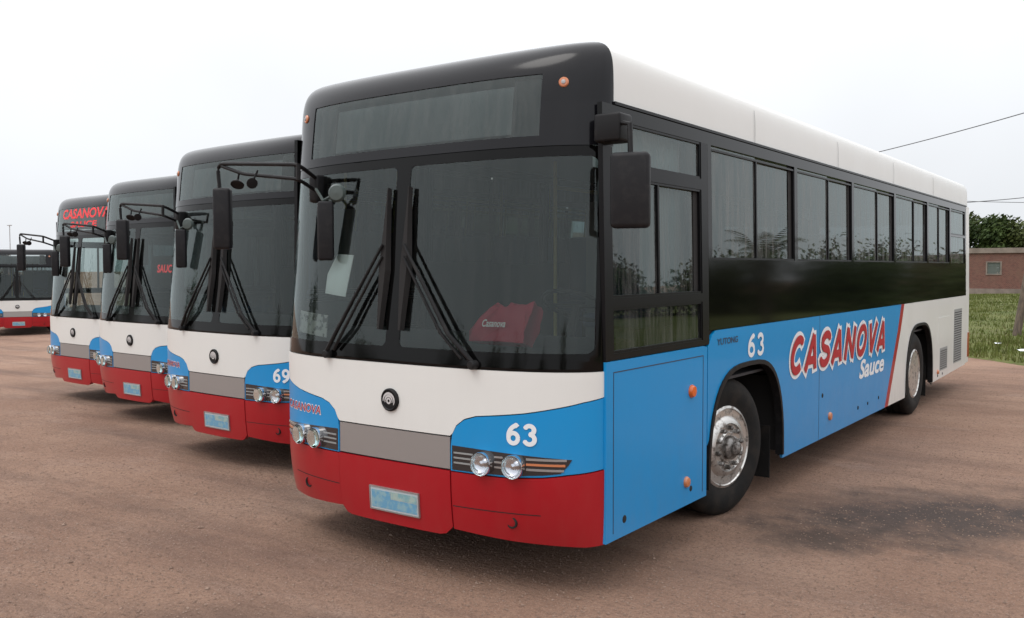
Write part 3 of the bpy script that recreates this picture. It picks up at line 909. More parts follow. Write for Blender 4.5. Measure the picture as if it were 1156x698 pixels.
# materials that need their own nodes
M_plate = mat('number_plate_sheet', (.48, .53, .56), .4)
M_plate_blue = speckle(mat('plate_blue', (.13, .33, .50), .4), (.28, .44, .46), 26, .45, .6, .7, detail=2)
M_plate_green = speckle(mat('plate_green', (.36, .46, .42), .4), (.16, .36, .42), 22, .42, .6, .8, detail=2)
M_led = mat('led_board', (.22, .25, .25), .5)
speckle(M_led, (.30, .34, .34), 5, .4, .7, .7, stretch=(1, .1, .05), detail=2)

# ------------------------------------------------------------------ ground height: the yard falls gently to the left
def gz(x, y=0): return -.02*max(0.0, -x-1.5) if x > -60 else -.02*58.5

proto = build_bus()
def kids(o): return [c for c in bpy.data.objects if c.parent == o]
def copy_tree(o, parent=None):
    ks = KID.get(o.name, [])
    c = o.copy(); COL.objects.link(c)
    if parent: c.parent = parent
    for k in ks: copy_tree(k, c)
    return c
KID = {}
for o in list(bpy.data.objects):
    if o.parent: KID.setdefault(o.parent.name, []).append(o)

spots = [(-3.465, 1.281, -2.7), (-6.632, 2.351, -2.7), (-9.273, 3.048, -2.9), (-29.2, 11.7, 60)]
buses = [proto]
for x, y, a in spots:
    c = copy_tree(proto)
    c.location = (x, y, gz(x)); c.rotation_euler = (math.radians(-.0), 0, math.radians(a))
    buses.append(c)
labels = ['white, blue and red city bus numbered 63, nearest the camera, CASANOVA lettered along its side',
          'city bus numbered 69, parked just behind the front bus with its nose showing',
          'third bus of the row, a glowing red sign inside its windscreen',
          'city bus with red lit lettering on its destination display above the windscreen',
          'farthest city bus, parked apart and cut off by the left edge of the photo']
for b, l in zip(buses, labels):
    set_label(b, label=l, category='bus', group='city buses parked in a row on the yard')

# lettering on particular buses
def f_text(bus, nm, s, cx, cz, w, h, m, off=.0075, bold=.0, shear=0, spacing=1.0):
    return lay(nm, text_bm(s, 1, bold, shear, spacing=spacing, fit=(w, h), cx=0, cy=cz) if False else shift(text_bm(s, 1, bold, shear, spacing=spacing, fit=(w, h), cx=cx, cy=cz)), S_front, m, bus, off, 0, (.04, 0), OUTF)
def shift(bm):
    for v in bm.verts: v.co.x = tx(v.co.x)
    return bm
def s_text(bus, nm, s, cy, cz, w, h, m, off=.0125, bold=0, shear=0, spacing=1.0, side=1):
    return lay(nm, text_bm(s, 1, bold, shear, spacing=spacing, fit=(w, h), cx=cy, cy=cz, reso=4), S_sideL, m, bus, off, 0, (0, 0), OUTL)

def ell(cx, cy, rx, ry, a0, a1, n=22):
    return [(cx+rx*math.cos(math.radians(a0+(a1-a0)*i/n)), cy+ry*math.sin(math.radians(a0+(a1-a0)*i/n))) for i in range(n+1)]
GLY = {'C': (.70, [ell(.38, .5, .29, .42, 48, 312)]),
       'O': (.76, [ell(.38, .5, .29, .42, 90, 450, 30)]),
       'A': (.72, [[(.07, 0), (.36, .98)], [(.36, .98), (.65, 0)], [(.2, .27), (.52, .27)]]),
       'V': (.70, [[(.07, 1), (.35, .03)], [(.35, .03), (.63, 1)]]),
       'N': (.76, [[(.12, 0), (.12, 1)], [(.12, .95), (.64, .05)], [(.64, 0), (.64, 1)]]),
       'S': (.66, [ell(.33, .715, .23, .205, 20, 240, 14)+ell(.33, .29, .25, .21, 60, -165, 16)]),
       '6': (.66, [ell(.33, .32, .22, .235, 0, 360, 26), ell(.60, .40, .49, .52, 185, 118, 12)+[(.47, .925), (.545, .84)]]),
       '3': (.66, [ell(.31, .72, .20, .195, 160, -90, 16), ell(.31, .30, .225, .22, 90, -160, 18)])}
GLY['9'] = (.66, [[(.66-x, 1-y) for x, y in st] for st in GLY['6'][1]])
def glyph_bm(s, x0, x1, z0, z1, sw, shear=0.0, grow=0.0, gap=.10):
    tot = sum(GLY[c][0] for c in s)+gap*(len(s)-1)
    kz = z1-z0; kx = (x1-x0-shear*kz)/tot
    bm = bmesh.new(); cur = 0; zo = 0
    hw = sw*kz*.5+grow
    for c in s:
        w_, strokes = GLY[c]
        for st in strokes:
            pts = [Vector((x0+(cur+p[0])*kx+shear*(hw_z := z0+sw*kz*.4*0+p[1]*kz)-shear*z0, hw_z, 0)) for p in st]
            n = len(pts)
            for i in range(n-1):
                d = (pts[i+1]-pts[i]).normalized(); q = Vector((-d.y, d.x, 0))*hw
                a_ = pts[i]-(d*grow if i == 0 else Vector()); b_ = pts[i+1]+(d*grow if i == n-2 else Vector())
                zo += .00002; z_ = Vector((0, 0, zo))
                bm.faces.new([bm.verts.new(v+z_) for v in (a_-q, b_-q, b_+q, a_+q)])
                if 0 < i:
                    zo += .00002; z_ = Vector((0, 0, zo))
                    bm.faces.new([bm.verts.new(pts[i]+z_+hw*Vector((math.cos(k*PI/6), math.sin(k*PI/6), 0))) for k in range(12)])
        cur += w_+gap
    return bm
def lay_flat(nm, bm, S, m, bus, off, out, st=(0, 0)):
    return lay(nm, bm, S, m, bus, off, 0, st, out)
for b_, n_ in ((0, '63'), (1, '69')):
    lay_flat('fleet_number', shift(glyph_bm(n_, .805, .975, .835, .955, .20)), S_front, M_txt_white, buses[b_], .0085, OUTF)
lay_flat('fleet_number', glyph_bm('63', 2.36, 2.69, 1.145, 1.315, .19), S_sideL, M_txt_white, buses[0], .012, OUTL)
lay_flat('side_lettering_outline', glyph_bm('CASANOVA', 3.22, 6.30, .93, 1.23, .235, .35, .032, .13), S_sideL, M_txt_white, buses[0], .012, OUTL)
lay_flat('side_lettering', glyph_bm('CASANOVA', 3.22, 6.30, .93, 1.23, .235, .35, 0, .13), S_sideL, M_txt_red, buses[0], .0185, OUTL)
if 0: f_text(buses[0], 'fleet_number', '63', .888, .895, .165, .125, M_txt_white, .0085, .03)
if 0: f_text(buses[1], 'fleet_number', '69', .888, .895, .165, .125, M_txt_white, .0085, .03)
for b in buses[:2]:
    n_ = f_text(b, 'small_lettering', 'CASANOVA', -.86, .895, .46, .062, M_txt_white, .0080, .055, .2, 1.1)
    f_text(b, 'small_lettering', 'CASANOVA', -.86, .895, .45, .052, M_txt_red, .0095, .012, .2, 1.1)
if 0: s_text(buses[0], 'fleet_number', '63', 2.52, 1.225, .32, .175, M_txt_white, .013, .03)
s_text(buses[0], 'maker_lettering', 'YUTONG', 2.0, 1.295, .36, .045, M_txt_dark, .0125, .02)
if 0: s_text(buses[0], 'side_lettering_outline', 'CASANOVA', 4.77, 1.083, 3.14, .375, M_txt_white, .012, .062, .22, 1.12)
if 0: s_text(buses[0], 'side_lettering', 'CASANOVA', 4.77, 1.083, 3.04, .315, M_txt_red, .0145, .022, .22, 1.12)
s_text(buses[0], 'route_lettering', 'Sauce', 5.74, .79, .95, .19, M_txt_white, .013, .03, .25, 1.0)

# lit red lettering of the display of the fourth bus
M_ledred = mat('lit_red_leds', (.3, .01, .01), .5, emit=(1, .05, .06), es=.55)
def up(z):
    b0 = (2.6-1.9)/(ZT-1.9); b = (z-1.9)/(ZT-1.9)
    return z if z <= 2.6 else 2.6+.5*math.asin((b-b0)/(1-b0))/(PI/2)
def d_text(s, cx, z, w, h):
    bm = shift(text_bm(s, 1, .03, 0, fit=(w, h), cx=cx, cy=0))
    for v in bm.verts: v.co.y = up(z+v.co.y)
    return lay('display_lettering', bm, S_front, M_ledred, buses[3], .0035, 0, (.04, 0), OUTF)
d_text('CASANOVA', .05, 2.77, 1.45, .15)
d_text('SAUCE', .05, 2.61, .8, .09)

def inst(o, bus):
    """a top-level thing that sits in or on one of the buses"""
    o.location = bus.location; o.rotation_euler = bus.rotation_euler
    return o

# red lit sign in the windscreen of the third bus
sg = bpy.data.objects.new('windscreen_sign', None); COL.objects.link(sg); inst(sg, buses[2])
sg['label'] = 'small black sign with glowing red letters behind the windscreen of the third bus'; sg['category'] = 'sign'
bm = bmesh.new(); box(bm, -.02, .95, .32, .36, 1.66, 2.06, .01)
bm_obj('sign_box', bm, M_under, sg)
bm = text_bm('SAUCE', 1, .03, .2, fit=(.42, .10), cx=.30, cy=1.90)
bm.transform(Matrix(((1, 0, 0, 0), (0, 0, 1, .315), (0, 1, 0, 0), (0, 0, 0, 1))))
bm_obj('sign_letters', bm, M_ledred, sg, recalc=False)

# things on the dash of bus 63
bm = bmesh.new()
out_ = [(-.27, 0), (-.20, .10), (-.10, .19), (-.02, .24), (.03, .20), (.08, .235), (.20, .22), (.27, .245), (.24, .12), (.20, 0)]
vs0 = [bm.verts.new((x, -.03-.04*math.sin(z*12), z)) for x, z in out_]
vs1 = [bm.verts.new((x*.9, .10+.05*math.sin(x*9), z*.92)) for x, z in out_]
bm.faces.new(vs0)
for i in range(len(out_)): bm.faces.new((vs0[i], vs0[(i+1) % 10], vs1[(i+1) % 10], vs1[i]))
bm.faces.new(vs1[::-1])
bmesh.ops.triangulate(bm, faces=bm.faces)
bmesh.ops.subdivide_edges(bm, edges=bm.edges, cuts=3, use_grid_fill=True)
for v in bm.verts:
    v.co.y += .045*noise.noise(v.co*13); v.co.z += .022*noise.noise(v.co*14+Vector((3, 1, 0)))*(1 if v.co.z > .01 else 0)
M_bag = mat('red_cloth', (.42, .010, .045), .7)
bag = bm_obj('red_bag', bm, M_bag, None, smooth=True)
bag.scale = (.74, 1, .95)
bag.location = (.67, .19, 1.375); bag.rotation_euler = (-.25, 0, math.radians(8))
bag['label'] = 'crumpled dark red cloth bag lying on the dashboard behind the windscreen of bus 63'; bag['category'] = 'bag'
bm = text_bm('Casanova', 1, .02, .3, fit=(.20, .045), cx=-.02, cy=.10)
for v in bm.verts: v.co = Vector((v.co.x, -.086, v.co.y))
bm_obj('white_lettering', bm, M_txt_white, bag, recalc=False)

def flat_on_glass(nm, pts, off, m, label, cat):
    o = sheet(nm, [pts], S_front, m, None, off, .004, (.04, .07), tx, OUTF)
    o['label'] = label; o['category'] = cat
    return o
flat_on_glass('paper_notice', [(-.67, 1.64), (-.46, 1.62), (-.41, 1.88), (-.57, 1.89), (-.66, 1.76)], -.02, M_paper,
              'blank white paper sheet behind the kerb-side half of the windscreen of bus 63', 'notice')
c_ = flat_on_glass('route_card', [(-.98, 1.38), (-.62, 1.36), (-.62, 1.50), (-.98, 1.52)], -.02, speckle(mat('card', (.45, .46, .46), .6), (.06, .06, .06), 22, .5, .6, .8),
              'small pale printed card low in the windscreen corner of bus 63', 'card')

# ------------------------------------------------------------------ ground
def ground_mat():
    m = mat('dirt_yard', (.3, .2, .16), .95, spec=.2)
    nt = m.node_tree; L = nt.links; b = nt.nodes['Principled BSDF']
    g = nd(m, 'ShaderNodeNewGeometry')
    def noise_(s, d=6, r=.6, st=None, rotz=0):
        n = nd(m, 'ShaderNodeTexNoise', Scale=s, Detail=d, Roughness=r)
        if st:
            mp = nd(m, 'ShaderNodeMapping'); mp.inputs['Scale'].default_value = st; mp.inputs['Rotation'].default_value = (0, 0, rotz)
            L.new(g.outputs['Position'], mp.inputs['Vector']); L.new(mp.outputs[0], n.inputs['Vector'])
        else: L.new(g.outputs['Position'], n.inputs['Vector'])
        return n
    def mix(c1, c2, fac, lo, hi, amt=1.0):
        r = nd(m, 'ShaderNodeMapRange'); r.inputs['From Min'].default_value = lo; r.inputs['From Max'].default_value = hi; r.inputs['To Max'].default_value = amt
        L.new(fac, r.inputs['Value'])
        x = nd(m, 'ShaderNodeMixRGB'); L.new(r.outputs[0], x.inputs['Fac'])
        for i, c in ((1, c1), (2, c2)):
            if isinstance(c, tuple): x.inputs[i].default_value = (*c, 1)
            else: L.new(c, x.inputs[i])
        return x.outputs[0]
    c = mix((.255, .150, .105), (.39, .252, .180), noise_(.55, 8).outputs['Fac'], .3, .7)
    c = mix(c, (.14, .088, .07), noise_(.9, 8, .68, (.25, 1.2, 1), .9).outputs['Fac'], .47, .68, .75)
    c = mix(c, (.42, .30, .24), noise_(1.6, 8, .7, (.5, 1.3, 1), 1.2).outputs['Fac'], .55, .75, .55)
    c = mix(c, (.12, .08, .065), noise_(45, 8, .85).outputs['Fac'], .50, .66, .85)
    c = mix(c, (.52, .42, .35), noise_(85, 5, .8).outputs['Fac'], .56, .68, .9)
    c = mix(c, (.17, .105, .08), noise_(19, 8, .8).outputs['Fac'], .5, .64, .6)
    c = mix(c, (.46, .33, .26), noise_(24, 8, .8).outputs['Fac'], .56, .68, .55)
    vo = nd(m, 'ShaderNodeTexVoronoi', Scale=16.0); L.new(g.outputs['Position'], vo.inputs['Vector'])
    hs = mix(c, (.16, .11, .09), vo.outputs['Distance'], .14, .06, .35)
    c = hs
    # oil and tyre stains: soft-edged patches at real places
    sep_ = nd(m, 'ShaderNodeSeparateXYZ'); L.new(g.outputs['Position'], sep_.inputs[0])
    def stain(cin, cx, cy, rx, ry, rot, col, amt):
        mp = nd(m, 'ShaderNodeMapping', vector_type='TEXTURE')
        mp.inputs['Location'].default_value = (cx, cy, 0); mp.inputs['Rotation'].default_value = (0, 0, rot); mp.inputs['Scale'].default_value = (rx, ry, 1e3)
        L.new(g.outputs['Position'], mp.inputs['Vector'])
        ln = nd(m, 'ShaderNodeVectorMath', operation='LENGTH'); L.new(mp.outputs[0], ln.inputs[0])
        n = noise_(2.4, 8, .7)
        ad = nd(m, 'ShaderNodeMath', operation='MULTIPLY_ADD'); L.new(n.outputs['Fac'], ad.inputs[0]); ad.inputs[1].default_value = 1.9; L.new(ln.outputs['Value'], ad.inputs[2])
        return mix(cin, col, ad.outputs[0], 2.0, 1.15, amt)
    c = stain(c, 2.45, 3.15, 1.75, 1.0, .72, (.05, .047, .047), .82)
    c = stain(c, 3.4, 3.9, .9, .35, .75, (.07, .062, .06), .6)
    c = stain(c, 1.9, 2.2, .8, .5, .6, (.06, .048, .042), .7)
    c = stain(c, 0.0, -1.0, .9, .25, .4, (.12, .08, .065), .5)
    L.new(c, b.inputs['Base Color'])
    bp = nd(m, 'ShaderNodeBump', Strength=.85); bp.inputs['Distance'].default_value = .03
    bp2 = nd(m, 'ShaderNodeBump', Strength=.5); bp2.inputs['Distance'].default_value = .09
    L.new(noise_(30, 8, .75).outputs['Fac'], bp.inputs['Height']); L.new(noise_(2.2, 5, .6, (.5, 1.4, 1), 1.0).outputs['Fac'], bp2.inputs['Height'])
    L.new(bp2.outputs[0], bp.inputs['Normal']); L.new(bp.outputs[0], b.inputs['Normal'])
    return m
bm = bmesh.new()
xs = [-900, -300, -120, -60]+[-60+4*i for i in range(1, 14)]+[-5, -3, -1.5, 0, 2, 5, 10, 20, 50, 120, 300, 900]
ys = [-900, -300, -100, -50, -25, -10, 0, 10, 25, 50, 100, 300, 900]
V = [[bm.verts.new((x, y, gz(x))) for x in xs] for y in ys]
for j in range(len(ys)-1):
    for i in range(len(xs)-1): bm.faces.new((V[j][i], V[j][i+1], V[j+1][i+1], V[j+1][i]))
gr = bm_obj('ground', bm, ground_mat(), None, smooth=True); gr['kind'] = 'structure'

# pebbles strewn over the yard near the camera
bm = bmesh.new()
rnd = random.Random(3)
def in_view(x, y, m=0.06):
    d = Vector((x, y, 0))-M.translation
    z = d.dot(fw)
    return z > .5 and abs(d.dot(r2)/z) < .565+m and d.dot(u2)/z > -.36
n_p = 0
for i in range(60000):
    z = 2.2+14*rnd.random()**1.7
    a = rnd.uniform(-.6, .6)
    p = M.translation+fw*z+r2*a*z
    x, y = p.x, p.y
    s = rnd.choice((.003, .004, .005, .006, .007, .009)) * rnd.uniform(.7, 1.3)
    if rnd.random() < .004: s *= 2.4
    g = gz(x)
    c = Vector((x, y, g+s*.25))
    a = rnd.uniform(0, PI)
    ca, sa = math.cos(a), math.sin(a)
    k = rnd.uniform(.6, 1)
    pts = [(1, 0, 0), (-1, 0, 0), (0, k, 0), (0, -k, 0), (0, 0, .6), ]
    vv = [bm.verts.new(c+s*Vector((q[0]*ca-q[1]*sa, q[0]*sa+q[1]*ca, q[2]))) for q in pts]
    for f in ((0, 2, 4), (2, 1, 4), (1, 3, 4), (3, 0, 4)): bm.faces.new([vv[j] for j in f])
pm = mat('pebble_stone', (.22, .15, .115), .9, spec=.1)
oi = None
speckle(pm, (.33, .24, .19), 40, .50, .60, .8, detail=1)
pb = bm_obj('pebbles', bm, pm, None, recalc=False); pb['kind'] = 'stuff'
pb['label'] = 'loose small stones scattered over the reddish dirt yard'; pb['category'] = 'pebbles'

# ------------------------------------------------------------------ grass field beyond the yard
EDGE = [(-60, 19.0), (-20, 17.5), (-6, 16.6), (-1, 16.2), (.6, 15.75), (1.6, 15.0), (3.0, 14.2), (6, 12.8), (14, 9), (30, 2), (60, -8)]
def edge_y(x):
    for (a, b), (c, d) in zip(EDGE, EDGE[1:]):
        if a <= x <= c: return b+(d-b)*(x-a)/(c-a)
    return 20
def grass_mat(nm, a, b, c3):
    m = mat(nm, a, .9, spec=.15)
    nt = m.node_tree; L = nt.links; bs = nt.nodes['Principled BSDF']
    g = nd(m, 'ShaderNodeNewGeometry')
    n1 = nd(m, 'ShaderNodeTexNoise', Scale=.5, Detail=7, Roughness=.65); n2 = nd(m, 'ShaderNodeTexNoise', Scale=7.0, Detail=5, Roughness=.7)
    r1 = nd(m, 'ShaderNodeMapRange'); r1.inputs['From Min'].default_value = .38; r1.inputs['From Max'].default_value = .62
    r2_ = nd(m, 'ShaderNodeMapRange'); r2_.inputs['From Min'].default_value = .5; r2_.inputs['From Max'].default_value = .72
    x = nd(m, 'ShaderNodeMixRGB'); x.inputs[1].default_value = (*a, 1); x.inputs[2].default_value = (*b, 1)
    y = nd(m, 'ShaderNodeMixRGB'); y.inputs[2].default_value = (*c3, 1)
    for n in (n1, n2): L.new(g.outputs['Position'], n.inputs['Vector'])
    L.new(n1.outputs['Fac'], r1.inputs['Value']); L.new(n2.outputs['Fac'], r2_.inputs['Value'])
    L.new(r1.outputs[0], x.inputs[0]); L.new(x.outputs[0], y.inputs[1]); L.new(r2_.outputs[0], y.inputs[0])
    L.new(y.outputs[0], bs.inputs['Base Color'])
    return m
M_turf = grass_mat('turf_soil', (.08, .105, .025), (.12, .135, .04), (.14, .10, .06))
M_blade = grass_mat('grass_blades', (.075, .10, .02), (.13, .15, .04), (.17, .14, .07))
bm = bmesh.new()
prev = None
nx = 240
for i in range(nx+1):
    x = -60+120*i/nx
    ey = edge_y(x)+.35*noise.noise(Vector((x*.9, 0, 0)))+.15*noise.noise(Vector((x*4, 3, 0)))
    row = [bm.verts.new((x, ey, gz(x)+.001)), bm.verts.new((x, ey+.25, gz(x)+.03)), bm.verts.new((x, ey+6, gz(x)+.06)), bm.verts.new((x, 40, gz(x)+.06)), bm.verts.new((x, 110, gz(x)+.06))]
    if prev:
        for k in range(4): bm.faces.new((prev[k], row[k], row[k+1], prev[k+1]))
    prev = row
tf = bm_obj('grass_field', bm, M_turf, None, smooth=True); tf['kind'] = 'structure'
verts, faces = [], []
rnd = random.Random(11)
def blade(x, y, h, w, g):
    a = rnd.uniform(0, PI); lean = rnd.uniform(-.4, .4)*h
    dx, dy = math.cos(a)*w, math.sin(a)*w
    b = len(verts)
    verts.extend([(x-dx, y-dy, g), (x+dx, y+dy, g), (x+lean*math.sin(a), y-lean*math.cos(a), g+h)])
    faces.append((b, b+1, b+2))
cnt = 0
while cnt < 70000:
    # denser close to the edge and where the photo looks
    y = 13+50*rnd.random()**1.6
    x = rnd.uniform(-10, 10) if y > 20 else rnd.uniform(-3, 9)
    if y < edge_y(x)+.1*noise.noise(Vector((x*4, 3, 0))): continue
    d = noise.noise(Vector((x*.6, y*.6, 0)))*.5+.5
    if rnd.random() > d*1.3: continue
    f = 1+y/30
    blade(x, y, rnd.uniform(.04, .12)*(.6+d)*1.1, .006*f*1.6, gz(x)+.03)
    cnt += 1
me = bpy.data.meshes.new('grass_tufts'); me.from_pydata(verts, [], faces)
gt = link('grass', me, M_blade); gt['kind'] = 'stuff'; gt['label'] = 'rough green grass growing between the dirt yard and the brick building'; gt['category'] = 'grass'

# ------------------------------------------------------------------ trees
M_bark = speckle(mat('bark', (.12, .09, .065), .9), (.05, .04, .03), 8, .4, .6, .8, bump=.6)
def leaf_mat(nm, a, b):
    m = mat(nm, a, .65, spec=.25)
    nt = m.node_tree; L = nt.links; bs = nt.nodes['Principled BSDF']
    g = nd(m, 'ShaderNodeNewGeometry')
    n = nd(m, 'ShaderNodeTexNoise', Scale=1.1, Detail=4)
    x = nd(m, 'ShaderNodeMixRGB'); x.inputs[1].default_value = (*a, 1); x.inputs[2].default_value = (*b, 1)
    r = nd(m, 'ShaderNodeMapRange'); r.inputs['From Min'].default_value = .35; r.inputs['From Max'].default_value = .65
    L.new(g.outputs['Position'], n.inputs['Vector']); L.new(n.outputs['Fac'], r.inputs['Value']); L.new(r.outputs[0], x.inputs[0])
    L.new(x.outputs[0], bs.inputs['Base Color'])
    return m
M_leaf = leaf_mat('dark_leaves', (.022, .042, .010), (.055, .085, .018))
M_leaf2 = leaf_mat('olive_leaves', (.04, .055, .014), (.075, .095, .024))
def tree(nm, x, y, h, w, seed, label, m=None, leaves=4200, leaf=.16, trunk_h=.3):
    r_ = random.Random(seed)
    root = bpy.data.objects.new(nm, None); COL.objects.link(root); root.location = (x, y, gz(x))
    root['label'] = label; root['category'] = 'tree'
    th = h*trunk_h
    bm = bmesh.new()
    tube(bm, [(0, 0, -.1), (.1*r_.uniform(-1, 1), .1, th*.5), (0, 0, th), (.1, 0, h*.7)], [.035*h, .028*h, .022*h, .008*h], 8)
    clumps = []
    nc = 16
    for i in range(nc):
        a = r_.uniform(0, 2*PI); rr = w*.5*math.sqrt(r_.random())*.85
        zz = th+(h-th)*r_.uniform(.12, .88)
        k = 1-.55*max(0, (zz-th)/(h-th)-.35)
        c = Vector((rr*math.cos(a)*k, rr*math.sin(a)*k, zz))
        clumps.append((c, r_.uniform(.14, .24)*w))
        tube(bm, [(0, 0, th*r_.uniform(.7, 1.2)), tuple(c*.55+Vector((0, 0, th*.35))), tuple(c)], [.014*h, .009*h, .003*h], 6)
    bm_obj('trunk', bm, M_bark, root, smooth=True)
    vs, fs = [], []
    for i in range(leaves):
        c, cr = r_.choice(clumps)
        d = Vector((r_.gauss(0, 1), r_.gauss(0, 1), r_.gauss(0, 1))).normalized()
        p = c+d*cr*(r_.random()**.45)*r_.uniform(.8, 1.25)
        p.z = max(p.z*1.0, th*.6)
        n = Vector((r_.gauss(0, 1), r_.gauss(0, 1), r_.gauss(0, 1)+.6)).normalized()
        a = n.orthogonal().normalized(); b = n.cross(a)
        s = leaf*r_.uniform(.6, 1.3)
        k = len(vs)
        vs.extend([tuple(p-a*s), tuple(p+b*s*.45), tuple(p+a*s), tuple(p-b*s*.45)])
        fs.append((k, k+1, k+2, k+3))
    me = bpy.data.meshes.new('crown'); me.from_pydata(vs, [], fs)
    link('crown', me, m or M_leaf, root)
    return root
T = 'trees behind the brick building'
def at(px, Y):      # photo column -> x at depth Y
    d = fw*1023.4+r2*(px-578)
    t = (Y-M.translation.y)/d.y
    return M.translation.x+d.x*t
tree('broadleaf_tree', at(1108, 74), 74, 6.1, 5.2, 1, 'tall dark green tree behind the brick building, next to the rear edge of bus 63', M_leaf, 5200, .2, .2)
tree('broadleaf_tree', at(1132, 75), 75, 5.2, 4.6, 2, 'lower olive green tree behind the brick building, right of the tall dark one', M_leaf2, 4200, .2, .2)
tree('broadleaf_tree', at(1158, 76), 76, 4.2, 4.0, 3, 'lowest tree behind the brick building, cut off by the right edge of the photo', M_leaf, 3000, .2, .2)
tree('broadleaf_tree', at(1075, 77), 77, 6.3, 5.4, 4, 'tree behind the brick building, hidden by the tail of bus 63', M_leaf2, 3500, .2, .2)

# ------------------------------------------------------------------ brick building at the back
def brick_mat():
    m = mat('brick', (.3, .13, .1), .9, spec=.2)
    nt = m.node_tree; L = nt.links; b = nt.nodes['Principled BSDF']
    t = nd(m, 'ShaderNodeTexCoord')
    mp = nd(m, 'ShaderNodeMapping'); mp.inputs['Rotation'].default_value = (PI/2, 0, 0)
    br = nd(m, 'ShaderNodeTexBrick', Scale=4.0)
    br.inputs['Color1'].default_value = (.21, .085, .065, 1); br.inputs['Color2'].default_value = (.13, .055, .045, 1); br.inputs['Mortar'].default_value = (.20, .16, .14, 1)
    br.inputs['Mortar Size'].default_value = .022
    n = nd(m, 'ShaderNodeTexNoise', Scale=1.2, Detail=8, Roughness=.7)
    r = nd(m, 'ShaderNodeMapRange'); r.inputs['From Min'].default_value = .45; r.inputs['From Max'].default_value = .7; r.inputs['To Max'].default_value = .6
    x = nd(m, 'ShaderNodeMixRGB'); x.inputs[2].default_value = (.20, .12, .09, 1)
    L.new(t.outputs['Object'], mp.inputs['Vector']); L.new(mp.outputs[0], br.inputs['Vector']); L.new(t.outputs['Object'], n.inputs['Vector'])
    L.new(n.outputs['Fac'], r.inputs['Value']); L.new(r.outputs[0], x.inputs[0]); L.new(br.outputs[0], x.inputs[1]); L.new(x.outputs[0], b.inputs['Base Color'])
    return m
BY = 66.0
bb = bpy.data.objects.new('brick_building', None); COL.objects.link(bb); bb.location = (0, BY, 0)
bb['label'] = 'long low red brick building with a pale window, beyond the grass'; bb['category'] = 'building'
wx0, wx1 = at(1112, BY), at(1130, BY)
M_brick = brick_mat()
M_conc = speckle(mat('weathered_concrete', (.26, .21, .18), .9), (.15, .12, .10), 2, .4, .65, .7)
bm = bmesh.new()
box(bm, -26, wx0, 0, 5, .3, 2.75); box(bm, wx1, 14, 0, 5, .3, 2.75)
box(bm, wx0, wx1, 0, 5, .3, 1.25); box(bm, wx0, wx1, 0, 5, 2.18, 2.75); 
bm_obj('wall', bm, M_brick, bb)
bm = bmesh.new(); box(bm, -26.2, 14.2, -.12, 5.2, 2.752, 3.1)
bm_obj('roof', bm, M_conc, bb)
bm = bmesh.new(); box(bm, -26.1, 14.1, -.10, 5.1, -.6, .30)
bm_obj('plinth', bm, M_conc, bb)
bm = bmesh.new()
box(bm, wx0, wx0+.09, -.04, .1, 1.25, 2.18); box(bm, wx1-.09, wx1, -.04, .1, 1.25, 2.18)
box(bm, wx0+.09, wx1-.09, -.04, .1, 1.25, 1.33); box(bm, wx0+.09, wx1-.09, -.04, .1, 2.10, 2.18)
wf = bm_obj('window', bm, M_conc, bb)
bm = bmesh.new()
for k in range(9): box(bm, wx0+.09, wx1-.09, .03, .06, 1.335+k*.085, 1.335+k*.085+.07)
bm_obj('shutter', bm, mat('grey_shutter', (.13, .15, .135), .7), wf)

# leaning pole and power lines
M_wood = speckle(mat('weathered_wood', (.16, .12, .09), .9), (.07, .055, .045), 6, .4, .6, .8, stretch=(4, 4, .5))
def atp(px, py, Y):
    d = fw*1023.4+r2*(px-578)-u2*(py-349)
    return M.translation+d*((Y-M.translation.y)/d.y)
pb_, pt_ = atp(1146, 363, 22), atp(1176, 225, 22.5)
pb_.z = -.2
bm = bmesh.new(); tube(bm, [pb_, pb_.lerp(pt_, .5), pt_], [.10, .09, .08], 12)
po = bm_obj('leaning_pole', bm, M_wood, None, smooth=True); po['label'] = 'leaning grey wooden pole in the grass at the right edge of the photo'; po['category'] = 'pole'
M_wire = mat('wire', (.10, .10, .11), .6)
def wire(p0, p1, Y0, Y1, sag, r, label):
    a, b = atp(*p0, Y0), atp(*p1, Y1)
    bm = bmesh.new()
    tube(bm, [a.lerp(b, k/16)-Vector((0, 0, sag*4*(k/16)*(1-k/16))) for k in range(17)], r, 5)
    o = bm_obj('power_line', bm, M_wire, None, smooth=True); o['label'] = label; o['category'] = 'power line'; o['group'] = 'power lines over the yard'
wire((900, 192), (1300, 84), 30, 22, .15, .014, 'single power line rising steeply to the right above the roof of bus 63')
wire((1000, 232), (1300, 205), 44, 34, .2, .016, 'upper of the two nearly level power lines at the right edge, over the trees')
wire((1000, 223), (1300, 229), 44, 34, .1, .012, 'lower of the two nearly level power lines at the right edge, over the trees')

# tiny lamp post beyond the farthest bus
lp_ = atp(12, 300, 34)
bm = bmesh.new()
px_, py_ = lp_.x, lp_.y
tz = atp(12, 255, 34).z
tube(bm, [(px_, py_, -1), (px_, py_, tz)], [.05, .035], 8)
box(bm, px_-.28, px_+.28, py_-.08, py_+.08, tz, tz+.07)
lo = bm_obj('lamp_post', bm, mat('pale_metal', (.4, .41, .42), .5), None); lo['label'] = 'thin pale lamp post rising behind the farthest bus'; lo['category'] = 'lamp post'

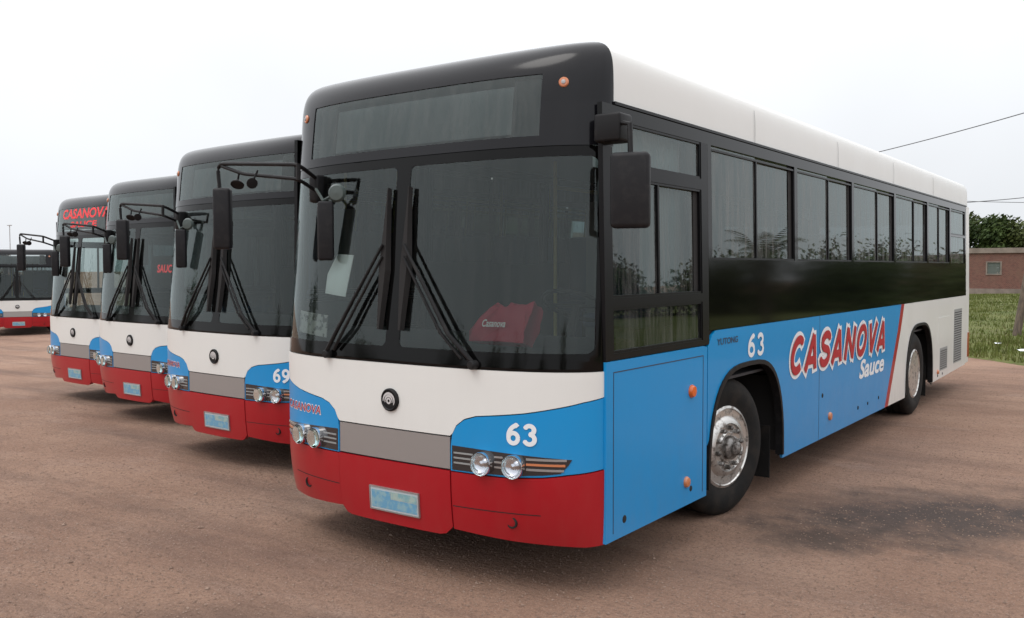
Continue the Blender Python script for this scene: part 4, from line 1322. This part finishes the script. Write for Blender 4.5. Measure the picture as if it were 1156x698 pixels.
# litter on the grass and by the edge
rl = random.Random(5)
for i, (px, py, lab) in enumerate(((1140, 374, 'white paper scrap on the grass, farthest of the three scraps'), (1127, 389, 'white paper scrap in the middle of the near grass'), (1153, 397, 'white paper scrap on the grass near the right edge'))):
    d = fw*1023.4+r2*(px-578)-u2*(py-349); P = M.translation+d*(-(M.translation.z-.07)/d.z)
    bm = bmesh.new()
    g = [[bm.verts.new((.07*(a-1)+rl.uniform(-.02, .02), .05*(b-1)+rl.uniform(-.02, .02), rl.uniform(0, .05))) for a in range(3)] for b in range(3)]
    for a in range(2):
        for b in range(2): bm.faces.new((g[a][b], g[a][b+1], g[a+1][b+1], g[a+1][b]))
    o = bm_obj('paper_scrap', bm, M_paper, None); o.location = (P.x, P.y, .08)
    o['label'] = lab; o['category'] = 'litter'; o['group'] = 'paper scraps on the grass'

# ------------------------------------------------------------------ the rest of the yard, out of frame: seen only as reflections in glass and paint
rs = random.Random(21)
i = 0
for k, (x, y, h, w) in enumerate([(6, 46, 2.1, 7), (12, 44, 2.3, 7), (17, 40, 2.4, 7), (22, 36, 2.2, 6), (27, 32, 2.5, 7), (33, 26, 2.3, 7), (40, 18, 2.6, 8), (46, 8, 2.8, 8), (15, 60, 3.2, 9), (33, 52, 3.4, 9),
                                  (-12, -44, 6, 9), (-24, -40, 7, 8), (-2, -50, 6, 10), (12, -46, 5, 8), (-36, -32, 6, 9), (-48, -16, 7, 9), (26, -40, 6, 8)]):
    t = tree('broadleaf_tree', x, y, h, w, 50+k, 'tree standing along the far side of the yard, outside the photo', M_leaf if k % 2 else M_leaf2, 5200, .15, .05)
    t['group'] = 'trees around the yard outside the frame'
def palm(x, y, h):
    root = bpy.data.objects.new('palm_tree', None); COL.objects.link(root); root.location = (x, y, 0)
    root['label'] = 'short palm tree out of frame, mirrored in the first passenger window of bus 63'; root['category'] = 'palm tree'
    bm = bmesh.new(); tube(bm, [(0, 0, -.1), (.05, 0, h*.5), (0, .05, h*.72)], [.2, .15, .13], 10)
    bm_obj('trunk', bm, M_bark, root, smooth=True)
    vs, fs = [], []
    r_ = random.Random(2)
    for i in range(26):
        a = 2*PI*i/26+r_.uniform(-.1, .1); el = r_.uniform(.1, 1.2); L_ = r_.uniform(1.5, 2.0)
        prev = Vector((0, 0, h*.72)); dv = Vector((math.cos(a)*math.cos(el), math.sin(a)*math.cos(el), math.sin(el)))
        sd_ = Vector((-math.sin(a), math.cos(a), 0))
        for k in range(18):
            p = prev+dv*L_/18; dv = (dv+Vector((0, 0, -.085))).normalized()
            ll = .5*math.sin(PI*(k+1.5)/20)
            for sg in (1, -1):
                q = p+(sd_*sg*.9+dv*.5+Vector((0, 0, -.35))).normalized()*ll
                b0 = len(vs); vs.extend([tuple(p), tuple(p+dv*.06), tuple(q)]); fs.append((b0, b0+1, b0+2))
            prev = p
    me = bpy.data.meshes.new('crown'); me.from_pydata(vs, [], fs); link('crown', me, M_leaf2, root)
palm(11.2, 29.5, 3.5)
